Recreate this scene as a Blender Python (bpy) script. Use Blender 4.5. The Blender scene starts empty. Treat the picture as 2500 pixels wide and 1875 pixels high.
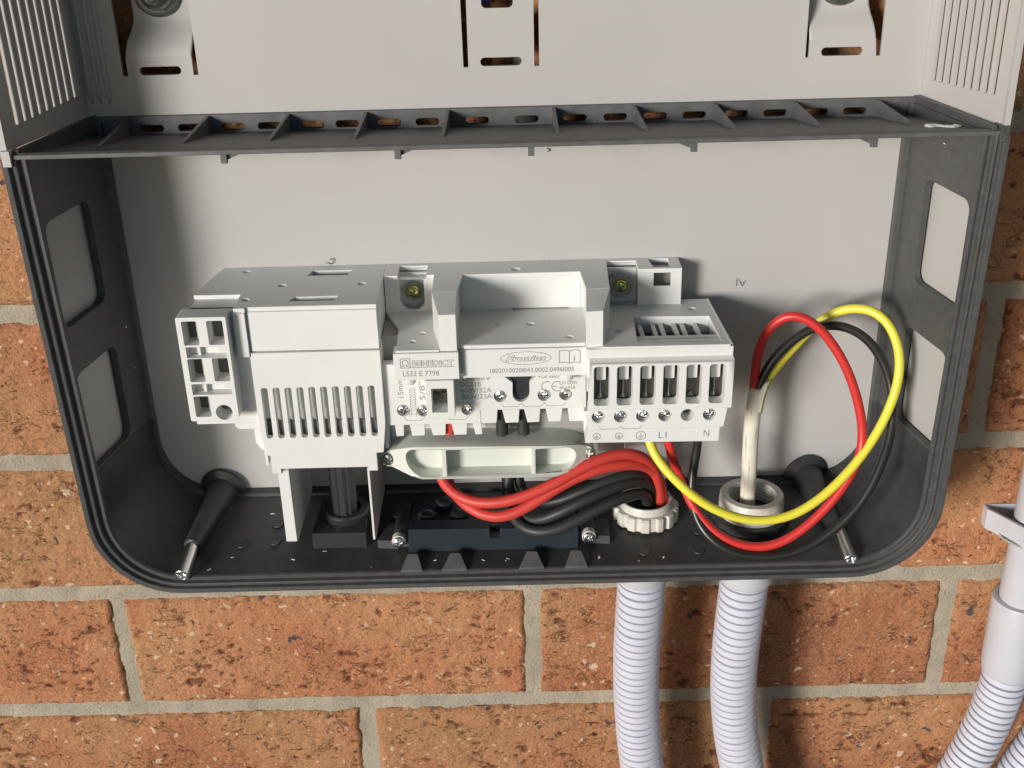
import bpy, bmesh, math, random
import numpy as np
from mathutils import Vector, Matrix, Euler
from mathutils.geometry import tessellate_polygon
random.seed(7); rng = np.random.default_rng(7)
SC = bpy.context.scene
COL = SC.collection
S = 0.001                                     # everything below is written in millimetres
PI = math.pi

# ------------------------------------------------------------------ camera
yaw, pitch, roll = -0.004, 0.452, -0.026
cy_, sy_, cp_, sp_, cr_, sr_ = math.cos(yaw), math.sin(yaw), math.cos(pitch), math.sin(pitch), math.cos(roll), math.sin(roll)
fwd = Vector((sy_*cp_, cy_*cp_, -sp_)); rt = Vector((cy_, -sy_, 0)); up = rt.cross(fwd)
r2 = cr_*rt + sr_*up; u2 = -sr_*rt + cr_*up
cd = bpy.data.cameras.new("camera"); cam = bpy.data.objects.new("camera", cd); COL.objects.link(cam)
cam.matrix_world = Matrix(((r2.x, u2.x, -fwd.x, 2.255*S), (r2.y, u2.y, -fwd.y, -532.562*S), (r2.z, u2.z, -fwd.z, 121.053*S), (0, 0, 0, 1)))
cd.sensor_width = 36; cd.lens = 36*2866.887/2500
cd.clip_start = 0.01; cd.clip_end = 500
SC.camera = cam

# ------------------------------------------------------------------ light
SUN_EL, SUN_AZ = math.radians(7.5), math.radians(38)      # from the left, in front of the wall
W = bpy.data.worlds.new("World"); SC.world = W; W.use_nodes = True
nt = W.node_tree; bg = nt.nodes["Background"]
sky = nt.nodes.new("ShaderNodeTexSky"); sky.sky_type = 'NISHITA'; sky.sun_disc = False
sky.sun_elevation = SUN_EL; sky.sun_rotation = PI + SUN_AZ
sky.altitude = 0; sky.air_density = 1.0; sky.dust_density = 0.6; sky.ozone_density = 2.5
nt.links.new(sky.outputs[0], bg.inputs[0]); bg.inputs[1].default_value = 0.05
sd = bpy.data.lights.new("sun", 'SUN'); sd.energy = 1.5; sd.angle = math.radians(15); sd.color = (1.0, 0.975, 0.95)
sun = bpy.data.objects.new("sun", sd); COL.objects.link(sun)
dvec = Vector((-math.sin(SUN_AZ)*math.cos(SUN_EL), -math.cos(SUN_AZ)*math.cos(SUN_EL), math.sin(SUN_EL)))
sun.rotation_euler = dvec.to_track_quat('Z', 'Y').to_euler(); sun.location = dvec*3
SC.view_settings.view_transform = 'Standard'; SC.view_settings.look = 'None'
SC.view_settings.exposure = 1.24; SC.view_settings.gamma = 1
SC.render.engine = 'CYCLES'; SC.cycles.max_bounces = 8

# ------------------------------------------------------------------ materials
def mat(name, col, rough=0.5, metal=0.0, bev=0.0, vary=0.05, vscale=60, bump=0.0, bscale=900, bdist=0.0002, spec=0.5, coat=0.0, dirt=None, dscale=120, dthr=(0.6, 0.75)):
    m = bpy.data.materials.new(name); m.use_nodes = True; t = m.node_tree; N = t.nodes; L = t.links
    p = N["Principled BSDF"]; p.inputs["Roughness"].default_value = rough; p.inputs["Metallic"].default_value = metal
    p.inputs["Specular IOR Level"].default_value = spec
    tc = N.new("ShaderNodeTexCoord"); ge = N.new("ShaderNodeNewGeometry")
    n1 = N.new("ShaderNodeTexNoise"); n1.inputs["Scale"].default_value = vscale; n1.inputs["Detail"].default_value = 5
    L.new(ge.outputs["Position"], n1.inputs["Vector"])
    rp = N.new("ShaderNodeMapRange"); rp.inputs[1].default_value = 0.3; rp.inputs[2].default_value = 0.7
    rp.inputs[3].default_value = 1-vary; rp.inputs[4].default_value = 1+vary
    L.new(n1.outputs[0], rp.inputs[0])
    mx = N.new("ShaderNodeVectorMath"); mx.operation = 'SCALE'; mx.inputs[0].default_value = col[:3]
    L.new(rp.outputs[0], mx.inputs["Scale"])
    out = mx.outputs[0]
    if dirt:
        n3 = N.new("ShaderNodeTexNoise"); n3.inputs["Scale"].default_value = dscale; n3.inputs["Detail"].default_value = 8; n3.inputs["Roughness"].default_value = 0.65
        L.new(ge.outputs["Position"], n3.inputs["Vector"])
        r3 = N.new("ShaderNodeMapRange"); r3.inputs[1].default_value = dthr[0]; r3.inputs[2].default_value = dthr[1]
        L.new(n3.outputs[0], r3.inputs[0])
        m3 = N.new("ShaderNodeMix"); m3.data_type = 'RGBA'; m3.inputs[7].default_value = (*dirt, 1)
        L.new(r3.outputs[0], m3.inputs[0]); L.new(out, m3.inputs[6]); out = m3.outputs[2]
    L.new(out, p.inputs["Base Color"])
    nrm = None
    if bev > 0:
        b = N.new("ShaderNodeBevel"); b.samples = 4; b.inputs[0].default_value = bev*S; nrm = b.outputs[0]
    if bump > 0:
        n2 = N.new("ShaderNodeTexNoise"); n2.inputs["Scale"].default_value = bscale; n2.inputs["Detail"].default_value = 4
        L.new(ge.outputs["Position"], n2.inputs["Vector"])
        bp = N.new("ShaderNodeBump"); bp.inputs["Strength"].default_value = bump; bp.inputs["Distance"].default_value = bdist
        L.new(n2.outputs[0], bp.inputs["Height"])
        if nrm: L.new(nrm, bp.inputs["Normal"])
        nrm = bp.outputs[0]
    if nrm: L.new(nrm, p.inputs["Normal"])
    if coat: p.inputs["Coat Weight"].default_value = coat
    return m

M = {}
M['white'] = mat('white_plastic', (0.72, 0.725, 0.70), 0.40, bev=0.35, vary=0.02, bump=0.06, bscale=2500)
M['cream'] = mat('cream_plastic', (0.66, 0.68, 0.615), 0.28, bev=0.5, vary=0.02)
M['shade'] = mat('grey_inner_plastic', (0.34, 0.34, 0.32), 0.5, vary=0.05)  # white plastic greyed for recesses: their shade is put into the colour
M['pocket'] = mat('dark_inner_plastic', (0.12, 0.115, 0.10), 0.5, vary=0.15, vscale=400)  # darker still: the deep shade of holes and slots, put into the colour
M['print'] = mat('grey_print', (0.25, 0.245, 0.235), 0.6, vary=0.15, vscale=1500)
M['panel'] = mat('light_grey_painted_sheet', (0.455, 0.445, 0.43), 0.42, bev=0.3, vary=0.045, vscale=11, bump=0.15, bscale=1800, bdist=0.0001, dirt=(0.36, 0.34, 0.31), dscale=500, dthr=(0.74, 0.8))
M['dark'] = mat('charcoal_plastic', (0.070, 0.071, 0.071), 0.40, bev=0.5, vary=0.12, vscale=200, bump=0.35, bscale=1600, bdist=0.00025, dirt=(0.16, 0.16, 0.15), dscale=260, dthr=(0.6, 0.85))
M['dusty'] = mat('dusty_charcoal_plastic', (0.105, 0.106, 0.105), 0.5, bev=0.5, vary=0.18, vscale=150, bump=0.35, bscale=1600, bdist=0.00025, dirt=(0.26, 0.25, 0.24), dscale=330, dthr=(0.62, 0.85))  # lighter charcoal: dust, plus brighter light on the shelf put into the colour
M['floor'] = mat('charcoal_floor_plastic', (0.040, 0.041, 0.042), 0.43, bev=0.5, vary=0.2, vscale=120, bump=0.3, bscale=1600, bdist=0.0002, dirt=(0.11, 0.11, 0.105), dscale=300, dthr=(0.66, 0.9))  # same charcoal plastic darkened: the dim light on floor and posts is in the colour
M['black'] = mat('black_plastic', (0.03, 0.032, 0.034), 0.42, bev=0.5, vary=0.1)
M['bluebar'] = mat('blue_black_plastic', (0.022, 0.030, 0.040), 0.38, bev=0.5, vary=0.1)
M['steel'] = mat('bright_steel', (0.82, 0.82, 0.82), 0.27, 1.0, bev=0.15, vary=0.15, vscale=900)
M['dullsteel'] = mat('dull_galvanised_steel', (0.42, 0.43, 0.40), 0.38, 1.0, bev=0.6, vary=0.25, vscale=500)
M['zinc'] = mat('yellow_zinc', (0.66, 0.66, 0.20), 0.26, 1.0, bev=0.15, vary=0.2, vscale=500)
M['red'] = mat('red_insulation', (0.62, 0.035, 0.03), 0.38, vary=0.05, bump=0.1, bscale=900)
M['redd'] = mat('red_cable_jacket', (0.60, 0.055, 0.04), 0.5, vary=0.07, bump=0.2, bscale=1200)
M['yellow'] = mat('yellow_insulation', (0.80, 0.72, 0.06), 0.36, vary=0.03)
M['blackw'] = mat('black_insulation', (0.022, 0.022, 0.020), 0.33, vary=0.15)
M['blackc'] = mat('black_cable_jacket', (0.030, 0.030, 0.030), 0.5, vary=0.15, bump=0.2, bscale=900)
M['nylon'] = mat('off_white_nylon', (0.62, 0.605, 0.54), 0.35, bev=0.4, vary=0.08, vscale=300, dirt=(0.25, 0.23, 0.19), dscale=350, dthr=(0.62, 0.8))
M['conduit'] = mat('grey_conduit_pvc', (0.60, 0.61, 0.69), 0.36, vary=0.03, dirt=(0.32, 0.31, 0.34), dscale=300, dthr=(0.66, 0.85))
M['pvc'] = mat('grey_pvc', (0.52, 0.525, 0.56), 0.35, bev=0.4, vary=0.03)
M['paint'] = mat('white_shaving', (0.85, 0.85, 0.82), 0.5)
M['pencil'] = mat('pencil_mark', (0.16, 0.15, 0.15), 0.6, vary=0.3, vscale=2000)
M['ground'] = mat('concrete_paving', (0.20, 0.20, 0.195), 0.8, vary=0.15, vscale=8, bump=0.3, bscale=80, bdist=0.002)
M['soffit'] = mat('painted_soffit', (0.42, 0.42, 0.42), 0.7, vary=0.04)
M['blue'] = mat('blue_plastic_tag', (0.03, 0.02, 0.35), 0.4)

def sheath_mat():
    m = mat('dirty_white_sheath', (0.74, 0.71, 0.60), 0.36, vary=0.06, vscale=150)
    t = m.node_tree; N = t.nodes; L = t.links; p = N["Principled BSDF"]
    src = p.inputs["Base Color"].links[0].from_socket
    ge = N.new("ShaderNodeNewGeometry"); mp = N.new("ShaderNodeMapping"); mp.inputs["Scale"].default_value = (800, 400, 28)
    L.new(ge.outputs["Position"], mp.inputs["Vector"])
    n = N.new("ShaderNodeTexNoise"); n.inputs["Scale"].default_value = 1; n.inputs["Detail"].default_value = 6; n.inputs["Roughness"].default_value = 0.7
    L.new(mp.outputs[0], n.inputs["Vector"])
    r = N.new("ShaderNodeMapRange"); r.inputs[1].default_value = 0.57; r.inputs[2].default_value = 0.66
    L.new(n.outputs[0], r.inputs[0])
    mx = N.new("ShaderNodeMix"); mx.data_type = 'RGBA'; mx.inputs[7].default_value = (0.07, 0.05, 0.035, 1)
    L.new(r.outputs[0], mx.inputs[0]); L.new(src, mx.inputs[6]); L.new(mx.outputs[2], p.inputs["Base Color"])
    return m
M['sheath'] = sheath_mat()

def brick_mat():
    m = bpy.data.materials.new('wirecut_brick'); m.use_nodes = True; t = m.node_tree; N = t.nodes; L = t.links
    p = N["Principled BSDF"]; p.inputs["Roughness"].default_value = 0.85; p.inputs["Specular IOR Level"].default_value = 0.25
    tc = N.new("ShaderNodeTexCoord"); oi = N.new("ShaderNodeObjectInfo")
    ad = N.new("ShaderNodeVectorMath"); ad.operation = 'MULTIPLY_ADD'
    L.new(oi.outputs["Random"], ad.inputs[0]); ad.inputs[1].default_value = (31, 17, 23); L.new(tc.outputs["Object"], ad.inputs[2])
    P = ad.outputs[0]
    def noise(s, d=4, r=0.55, dist=0, vec=P):
        n = N.new("ShaderNodeTexNoise"); n.inputs["Scale"].default_value = s; n.inputs["Detail"].default_value = d
        n.inputs["Roughness"].default_value = r; n.inputs["Distortion"].default_value = dist; L.new(vec, n.inputs["Vector"]); return n.outputs[0]
    def mr(x, a, b, c=0, d=1):
        r = N.new("ShaderNodeMapRange"); r.inputs[1].default_value = a; r.inputs[2].default_value = b; r.inputs[3].default_value = c; r.inputs[4].default_value = d
        L.new(x, r.inputs[0]); return r.outputs[0]
    def mix(f, a, b, bl='MIX'):
        x = N.new("ShaderNodeMix"); x.data_type = 'RGBA'; x.blend_type = bl
        if isinstance(f, float): x.inputs[0].default_value = f
        else: L.new(f, x.inputs[0])
        for k, v in ((6, a), (7, b)):
            if isinstance(v, tuple): x.inputs[k].default_value = (*v, 1)
            else: L.new(v, x.inputs[k])
        return x.outputs[2]
    def mth(op, a, b):
        x = N.new("ShaderNodeMath"); x.operation = op
        for k, v in ((0, a), (1, b)):
            if isinstance(v, (int, float)): x.inputs[k].default_value = v
            else: L.new(v, x.inputs[k])
        return x.outputs[0]
    big = noise(13, 4, 0.55, 0.4)
    cr = N.new("ShaderNodeValToRGB"); L.new(big, cr.inputs[0]); e = cr.color_ramp.elements
    e[0].position = 0.30; e[0].color = (0.29, 0.082, 0.038, 1)
    e[1].position = 0.72; e[1].color = (0.42, 0.232, 0.095, 1)
    for pos, c in ((0.42, (0.45, 0.168, 0.073)), (0.55, (0.50, 0.238, 0.108))):
        q = cr.color_ramp.elements.new(pos); q.color = (*c, 1)
    base = cr.outputs[0]
    tint = N.new("ShaderNodeHueSaturation"); L.new(base, tint.inputs["Color"]); L.new(mr(oi.outputs["Random"], 0, 1, 0.80, 1.14), tint.inputs["Value"])
    base = tint.outputs[0]
    med = noise(70, 6, 0.65)
    base = mix(mr(med, 0.35, 0.7), mix(0.22, base, (0.15, 0.05, 0.025)), base)
    fine = noise(600, 4, 0.7)
    base = mix(mr(fine, 0.35, 0.72, 0, 0.55), base, (0.60, 0.34, 0.19))
    base = mix(mr(fine, 0.42, 0.26, 0, 0.55), base, (0.12, 0.045, 0.02))
    # pale and dark inclusions
    def specks(scale, thr, pick, randomness=1.0):
        v = N.new("ShaderNodeTexVoronoi"); v.inputs["Scale"].default_value = scale; v.inputs["Randomness"].default_value = randomness
        w = N.new("ShaderNodeVectorMath"); w.operation = 'MULTIPLY_ADD'
        nn = N.new("ShaderNodeTexNoise"); nn.inputs["Scale"].default_value = scale*2.2; L.new(P, nn.inputs["Vector"])
        L.new(nn.outputs["Color"], w.inputs[0]); w.inputs[1].default_value = (0.9/scale,)*3; L.new(P, w.inputs[2])
        L.new(w.outputs[0], v.inputs["Vector"])
        sp = N.new("ShaderNodeSeparateColor"); L.new(v.outputs["Color"], sp.inputs[0])
        return mth('MULTIPLY', mr(v.outputs["Distance"], thr, thr*0.8), mr(sp.outputs[0], pick, pick+0.02))
    s1 = specks(190, 0.26, 0.80); s2 = specks(90, 0.20, 0.86); s3 = specks(70, 0.2, 0.90); s4 = specks(380, 0.3, 0.88)
    base = mix(s4, base, (0.60, 0.36, 0.22)); base = mix(s1, base, (0.66, 0.45, 0.30)); base = mix(s2, base, (0.64, 0.48, 0.33)); base = mix(s3, base, (0.10, 0.08, 0.085))
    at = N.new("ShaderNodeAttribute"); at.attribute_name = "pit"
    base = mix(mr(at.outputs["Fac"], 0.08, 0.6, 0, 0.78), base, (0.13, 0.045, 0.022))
    # jagged wire-cut drag marks: thin cracks and small torn holes
    mp = N.new("ShaderNodeMapping"); mp.inputs["Scale"].default_value = (0.85, 1, 1.35); L.new(P, mp.inputs["Vector"])
    dr = noise(95, 6, 0.7, 0.9, mp.outputs[0]); crack = mr(mth('ABSOLUTE', mth('SUBTRACT', dr, 0.44), 0), 0.012, 0.0)
    gt = mr(noise(48, 3, 0.6), 0.50, 0.60); crack = mth('MULTIPLY', mth('MULTIPLY', crack, gt), 0.6)
    dr2 = noise(260, 5, 0.68, 0.8, mp.outputs[0]); holes_ = mr(dr2, 0.36, 0.30)
    dr3 = noise(120, 6, 0.72, 0.5, mp.outputs[0]); holes3 = mr(dr3, 0.335, 0.30)
    dall = mth('MAXIMUM', mth('MAXIMUM', crack, holes3), holes_)
    base = mix(mth('MULTIPLY', dall, 0.82), base, (0.10, 0.034, 0.016))
    L.new(base, p.inputs["Base Color"])
    h = mth('SUBTRACT', mth('MULTIPLY', fine, 0.5), mth('MULTIPLY', dall, 1.1))
    h = mth('ADD', h, mth('MULTIPLY', med, 1.6))
    h = mth('ADD', h, mth('MULTIPLY', noise(230, 5, 0.75), 0.9))
    bp = N.new("ShaderNodeBump"); bp.inputs["Strength"].default_value = 1.0; bp.inputs["Distance"].default_value = 0.0015
    L.new(h, bp.inputs["Height"]); L.new(bp.outputs[0], p.inputs["Normal"])
    return m
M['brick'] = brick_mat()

def mortar_mat():
    m = mat('sandy_mortar', (0.37, 0.325, 0.25), 0.9, vary=0.14, vscale=45, bump=0.7, bscale=700, bdist=0.0012, dirt=(0.25, 0.20, 0.145), dscale=420, dthr=(0.56, 0.70), spec=0.2)
    return m
M['mortar'] = mortar_mat()

# ------------------------------------------------------------------ mesh helpers
def finish(name, V, F, m, parent=None, smooth=False, attr=None, auto=None):
    V = np.asarray(V, float)*S
    c = (V.min(0)+V.max(0))/2
    me = bpy.data.meshes.new(name); me.from_pydata((V-c).tolist(), [], F)
    if attr is not None:
        a = me.attributes.new("pit", 'FLOAT', 'POINT'); a.data.foreach_set("value", np.asarray(attr, np.float32))
    if isinstance(m, str): m = M[m]
    me.materials.append(m)
    bm = bmesh.new(); bm.from_mesh(me)
    bmesh.ops.remove_doubles(bm, verts=bm.verts, dist=1e-7)
    bmesh.ops.recalc_face_normals(bm, faces=bm.faces)
    if auto:
        for e in bm.edges:
            e.smooth = not (len(e.link_faces) == 2 and e.calc_face_angle(0) > auto)
        smooth = True
    for f in bm.faces: f.smooth = smooth
    bm.to_mesh(me); bm.free()
    o = bpy.data.objects.new(name, me); COL.objects.link(o)
    put(o, Vector(c), parent)
    return o
WL = {}
def put(o, c, parent=None):
    WL[o.name] = Vector(c)
    if parent:
        o.parent = parent; o.location = Vector(c)-WL[parent.name]
    else: o.location = c
def tag(o, label=None, cat=None, group=None, kind=None):
    if label: o['label'] = label
    if cat: o['category'] = cat
    if group: o['group'] = group
    if kind: o['kind'] = kind
    return o
def thing(name, loc, label, cat, group=None):
    o = bpy.data.objects.new(name, None); COL.objects.link(o); o.empty_display_size = 0.02
    put(o, Vector(loc)*S); return tag(o, label, cat, group)
def inst(src, name, loc, parent=None, rot=None, scale=None):
    o = bpy.data.objects.new(name, src.data); COL.objects.link(o)
    put(o, Vector(loc)*S, parent)
    if rot: o.rotation_euler = rot
    if scale: o.scale = scale
    return o
class G:
    def __init__(s): s.V = []; s.F = []
    def add(s, V, F):
        n = len(s.V); s.V += [tuple(v) for v in V]; s.F += [tuple(i+n for i in f) for f in F]; return s
    def box(s, x0, x1, y0, y1, z0, z1):
        return s.add([(x0,y0,z0),(x1,y0,z0),(x1,y1,z0),(x0,y1,z0),(x0,y0,z1),(x1,y0,z1),(x1,y1,z1),(x0,y1,z1)],
                     [(0,1,2,3),(4,5,6,7),(0,1,5,4),(1,2,6,5),(2,3,7,6),(3,0,4,7)])
    def plate(s, plane, out, a, b, holes=(), fn=None, caps=(True, True)):
        loops = [list(out)]+[list(h) for h in holes]
        pts = [p for l in loops for p in l]; n = len(pts)
        tris = tessellate_polygon([[Vector((p[0], p[1], 0)) for p in l] for l in loops])
        def P(p, d):
            q = {'xz': (p[0], d, p[1]), 'xy': (p[0], p[1], d), 'yz': (d, p[0], p[1])}[plane]
            return fn(q) if fn else q
        V = [P(p, a) for p in pts]+[P(p, b) for p in pts]; F = []
        if caps[0]: F += [tuple(t) for t in tris]
        if caps[1]: F += [tuple(i+n for i in t) for t in tris]
        k = 0
        for l in loops:
            m = len(l)
            for i in range(m):
                j = (i+1) % m; F.append((k+i, k+j, k+j+n, k+i+n))
            k += m
        return s.add(V, F)
    def lathe(s, prof, c, axis='y', n=24, sx=1.0, cap0=True, cap1=True, rfn=None):
        V = []; F = []
        for (r, d) in prof:
            for i in range(n):
                a = 2*PI*i/n; rr = r*(rfn(a, d) if rfn else 1); u, v = rr*math.cos(a), rr*math.sin(a)
                V.append({'y': (c[0]+u, c[1]+d, c[2]+v), 'z': (c[0]+u, c[1]+v, c[2]+d), 'x': (c[0]+d, c[1]+u, c[2]+v)}[axis])
        for k in range(len(prof)-1):
            for i in range(n):
                j = (i+1) % n; F.append((k*n+i, k*n+j, (k+1)*n+j, (k+1)*n+i))
        if cap0: F.append(tuple(range(n)))
        if cap1: F.append(tuple((len(prof)-1)*n+i for i in range(n)))
        return s.add(V, F)
    def obj(s, name, m, parent=None, smooth=False, auto=None): return finish(name, s.V, s.F, m, parent, smooth, None, auto)
def rr(x0, x1, z0, z1, r=0.0, n=4, rs=None):
    rs = rs or (r, r, r, r); P = []
    for (cx, cz, a0, q) in ((x0, z0, PI, rs[0]), (x1, z0, 1.5*PI, rs[1]), (x1, z1, 0, rs[2]), (x0, z1, 0.5*PI, rs[3])):
        if q <= 0: P.append((cx, cz)); continue
        ox = cx+(q if cx == x0 else -q); oz = cz+(q if cz == z0 else -q)
        for i in range(n+1):
            a = a0+PI/2*i/n; P.append((ox+q*math.cos(a), oz+q*math.sin(a)))
    return P
def circ(x, z, r, n=20): return [(x+r*math.cos(2*PI*i/n), z+r*math.sin(2*PI*i/n)) for i in range(n)]
def catmull(P, step=1.5):
    P = [Vector(p) for p in P]; P = [2*P[0]-P[1]]+P+[2*P[-1]-P[-2]]; out = []
    for i in range(1, len(P)-2):
        p0, p1, p2, p3 = P[i-1:i+3]
        t0 = 0; t1 = t0+max((p1-p0).length, 1e-3)**0.5; t2 = t1+max((p2-p1).length, 1e-3)**0.5; t3 = t2+max((p3-p2).length, 1e-3)**0.5
        n = max(2, int((p2-p1).length/step))
        for k in range(n):
            t = t1+(t2-t1)*k/n
            A1 = p0*((t1-t)/(t1-t0))+p1*((t-t0)/(t1-t0)); A2 = p1*((t2-t)/(t2-t1))+p2*((t-t1)/(t2-t1)); A3 = p2*((t3-t)/(t3-t2))+p3*((t-t2)/(t3-t2))
            B1 = A1*((t2-t)/(t2-t0))+A2*((t-t0)/(t2-t0)); B2 = A2*((t3-t)/(t3-t1))+A3*((t-t1)/(t3-t1))
            out.append(B1*((t2-t)/(t2-t1))+B2*((t-t1)/(t2-t1)))
    out.append(P[-2]); return out
def smoothpts(P, it=2):
    P = [Vector(p) for p in P]
    for _ in range(it):
        P = [P[0]]+[(P[i-1]+2*P[i]+P[i+1])/4 for i in range(1, len(P)-1)]+[P[-1]]
    return P
def sweep(P, rad, n=14, flat=1.0, close=True):
    """tube along points; rad is a number or a function of arc length; flat widens it across x"""
    V = []; F = []; T = []
    for i in range(len(P)):
        a = P[max(i-1, 0)]; b = P[min(i+1, len(P)-1)]; T.append((b-a).normalized())
    nrm = T[0].orthogonal().normalized()
    if abs(T[0].z) > 0.6: nrm = (Vector((1, 0, 0))-T[0]*T[0].x).normalized()
    s = 0
    for i in range(len(P)):
        if i: s += (P[i]-P[i-1]).length
        nrm = (nrm-T[i]*nrm.dot(T[i])).normalized(); bn = T[i].cross(nrm)
        r = rad(s) if callable(rad) else rad
        for k in range(n):
            a = 2*PI*k/n; V.append(P[i]+nrm*(r*flat*math.cos(a))+bn*(r*math.sin(a)))
    for i in range(len(P)-1):
        for k in range(n):
            j = (k+1) % n; F.append((i*n+k, i*n+j, (i+1)*n+j, (i+1)*n+k))
    if close: F.append(tuple(range(n))); F.append(tuple((len(P)-1)*n+k for k in range(n)))
    return V, F
def tube(name, P, r, m, parent=None, sm=2, flat=1.0, n=14, step=1.5):
    V, F = sweep(catmull(smoothpts(P, sm), step), r, n, flat); return finish(name, V, F, m, parent, True)
def text(body, x, y, z, h, name='lettering', m='print', parent=None, rot=0.0, wide=None, shear=0.0, plane='xz', align='LEFT', bold=0.0, outline=0.0):
    """flat printed lettering lying on the face y = const, at its left baseline"""
    cu = bpy.data.curves.new('t', 'FONT'); cu.body = body; cu.size = h*1.38*S; cu.extrude = 0.03*S; cu.shear = shear; cu.align_x = align
    cu.offset = bold*S; cu.resolution_u = 3
    if outline: cu.fill_mode = 'NONE'; cu.bevel_depth = outline*S; cu.bevel_resolution = 0; cu.extrude = 0
    o = bpy.data.objects.new('t', cu); COL.objects.link(o)
    dg = bpy.context.evaluated_depsgraph_get(); dg.update(); me = bpy.data.meshes.new_from_object(o.evaluated_get(dg))
    bpy.data.objects.remove(o)
    V = [(v.co.x/S, v.co.y/S, v.co.z/S) for v in me.vertices]; F = [tuple(p.vertices) for p in me.polygons]
    bpy.data.meshes.remove(me)
    if wide:
        w = max(v[0] for v in V)-min(v[0] for v in V); k = wide/w; V = [(v[0]*k, v[1], v[2]) for v in V]
    c, s_ = math.cos(rot), math.sin(rot)
    V = [(x+v[0]*c-v[1]*s_, y-v[2], z+v[0]*s_+v[1]*c) for v in V]
    return finish(name, V, F, m, parent)
def strokes(segs, y, w, name, m, parent, closed=False):
    g = G()
    for seg in segs:
        for (a, b) in zip(seg[:-1], seg[1:]):
            d = Vector((b[0]-a[0], b[1]-a[1])); L = d.length
            if L < 1e-6: continue
            d /= L; nx, nz = -d.y*w/2, d.x*w/2; ex, ez = d.x*w*0.3, d.y*w*0.3
            g.plate('xz', [(a[0]+nx-ex, a[1]+nz-ez), (a[0]-nx-ex, a[1]-nz-ez), (b[0]-nx+ex, b[1]-nz+ez), (b[0]+nx+ex, b[1]+nz+ez)], y-0.04, y+0.03)
    return g.obj(name, m, parent)
def arc(cx, cz, r, a0, a1, n=16, rz=None):
    rz = rz or r
    return [(cx+r*math.cos(math.radians(a0+(a1-a0)*i/n)), cz+rz*math.sin(math.radians(a0+(a1-a0)*i/n))) for i in range(n+1)]

# ------------------------------------------------------------------ numpy noise
def vnoise(x, y, seed=0):
    xi = np.floor(x).astype(np.int64); yi = np.floor(y).astype(np.int64); fx = x-xi; fy = y-yi
    def h(a, b):
        n = (a*374761393+b*668265263+seed*1442695041) & 0xffffffff; n = ((n ^ (n >> 13))*1274126177) & 0xffffffff
        return ((n ^ (n >> 16)) & 0xffff)/65535.0
    u = fx*fx*(3-2*fx); v = fy*fy*(3-2*fy)
    return (h(xi, yi)*(1-u)+h(xi+1, yi)*u)*(1-v)+(h(xi, yi+1)*(1-u)+h(xi+1, yi+1)*u)*v
def fbm(x, y, sc, oct=4, seed=0, g=0.55):
    t = 0; a = 1; n = 0
    for i in range(oct):
        t = t+a*vnoise(x/sc*2**i+13.7*i, y/sc*2**i+7.1*i, seed+i*17); n += a; a *= g
    return t/n

# ================================================================== SETTING
g = G(); g.box(-9000, 9000, -14000, 600, -1250, -1200); tag(g.obj('ground', 'ground'), kind='structure')  # unseen slab, added to bounce light up onto the box
g = G(); g.box(-9000, 9000, -1500, 600, 1050, 1110); tag(g.obj('eaves_soffit', 'soffit'), kind='structure')  # unseen overhang, added to keep sky light off the top faces

# brick wall: every brick its own piece, mortar one rough sheet
YB = 20.7
wall = thing('brick_wall', (0, YB+60, -1200), 'orange brown rough textured brick wall with sandy mortar joints behind the grey box', 'wall')
beds = [-447-86*k for k in range(8, 0, -1)]+[-447, -360, -275.5, -189, -102.5, -16.5, 70, 156, 242, 328, 414, 500, 586]
def joints(i):
    return -92.5 if i % 2 == 0 else 9.0      # row between bed i and i+1
i0 = beds.index(-447)
def grid(x0, x1, z0, z1, step):
    nx = max(2, int(round((x1-x0)/step))+1); nz = max(2, int(round((z1-z0)/step))+1)
    X, Z = np.meshgrid(np.linspace(x0, x1, nx), np.linspace(z0, z1, nz))
    idx = np.arange(nx*nz).reshape(nz, nx)
    F = np.stack([idx[:-1, :-1], idx[:-1, 1:], idx[1:, 1:], idx[1:, :-1]], -1).reshape(-1, 4)
    return X.ravel(), Z.ravel(), F.tolist()
cnt = 0
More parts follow.
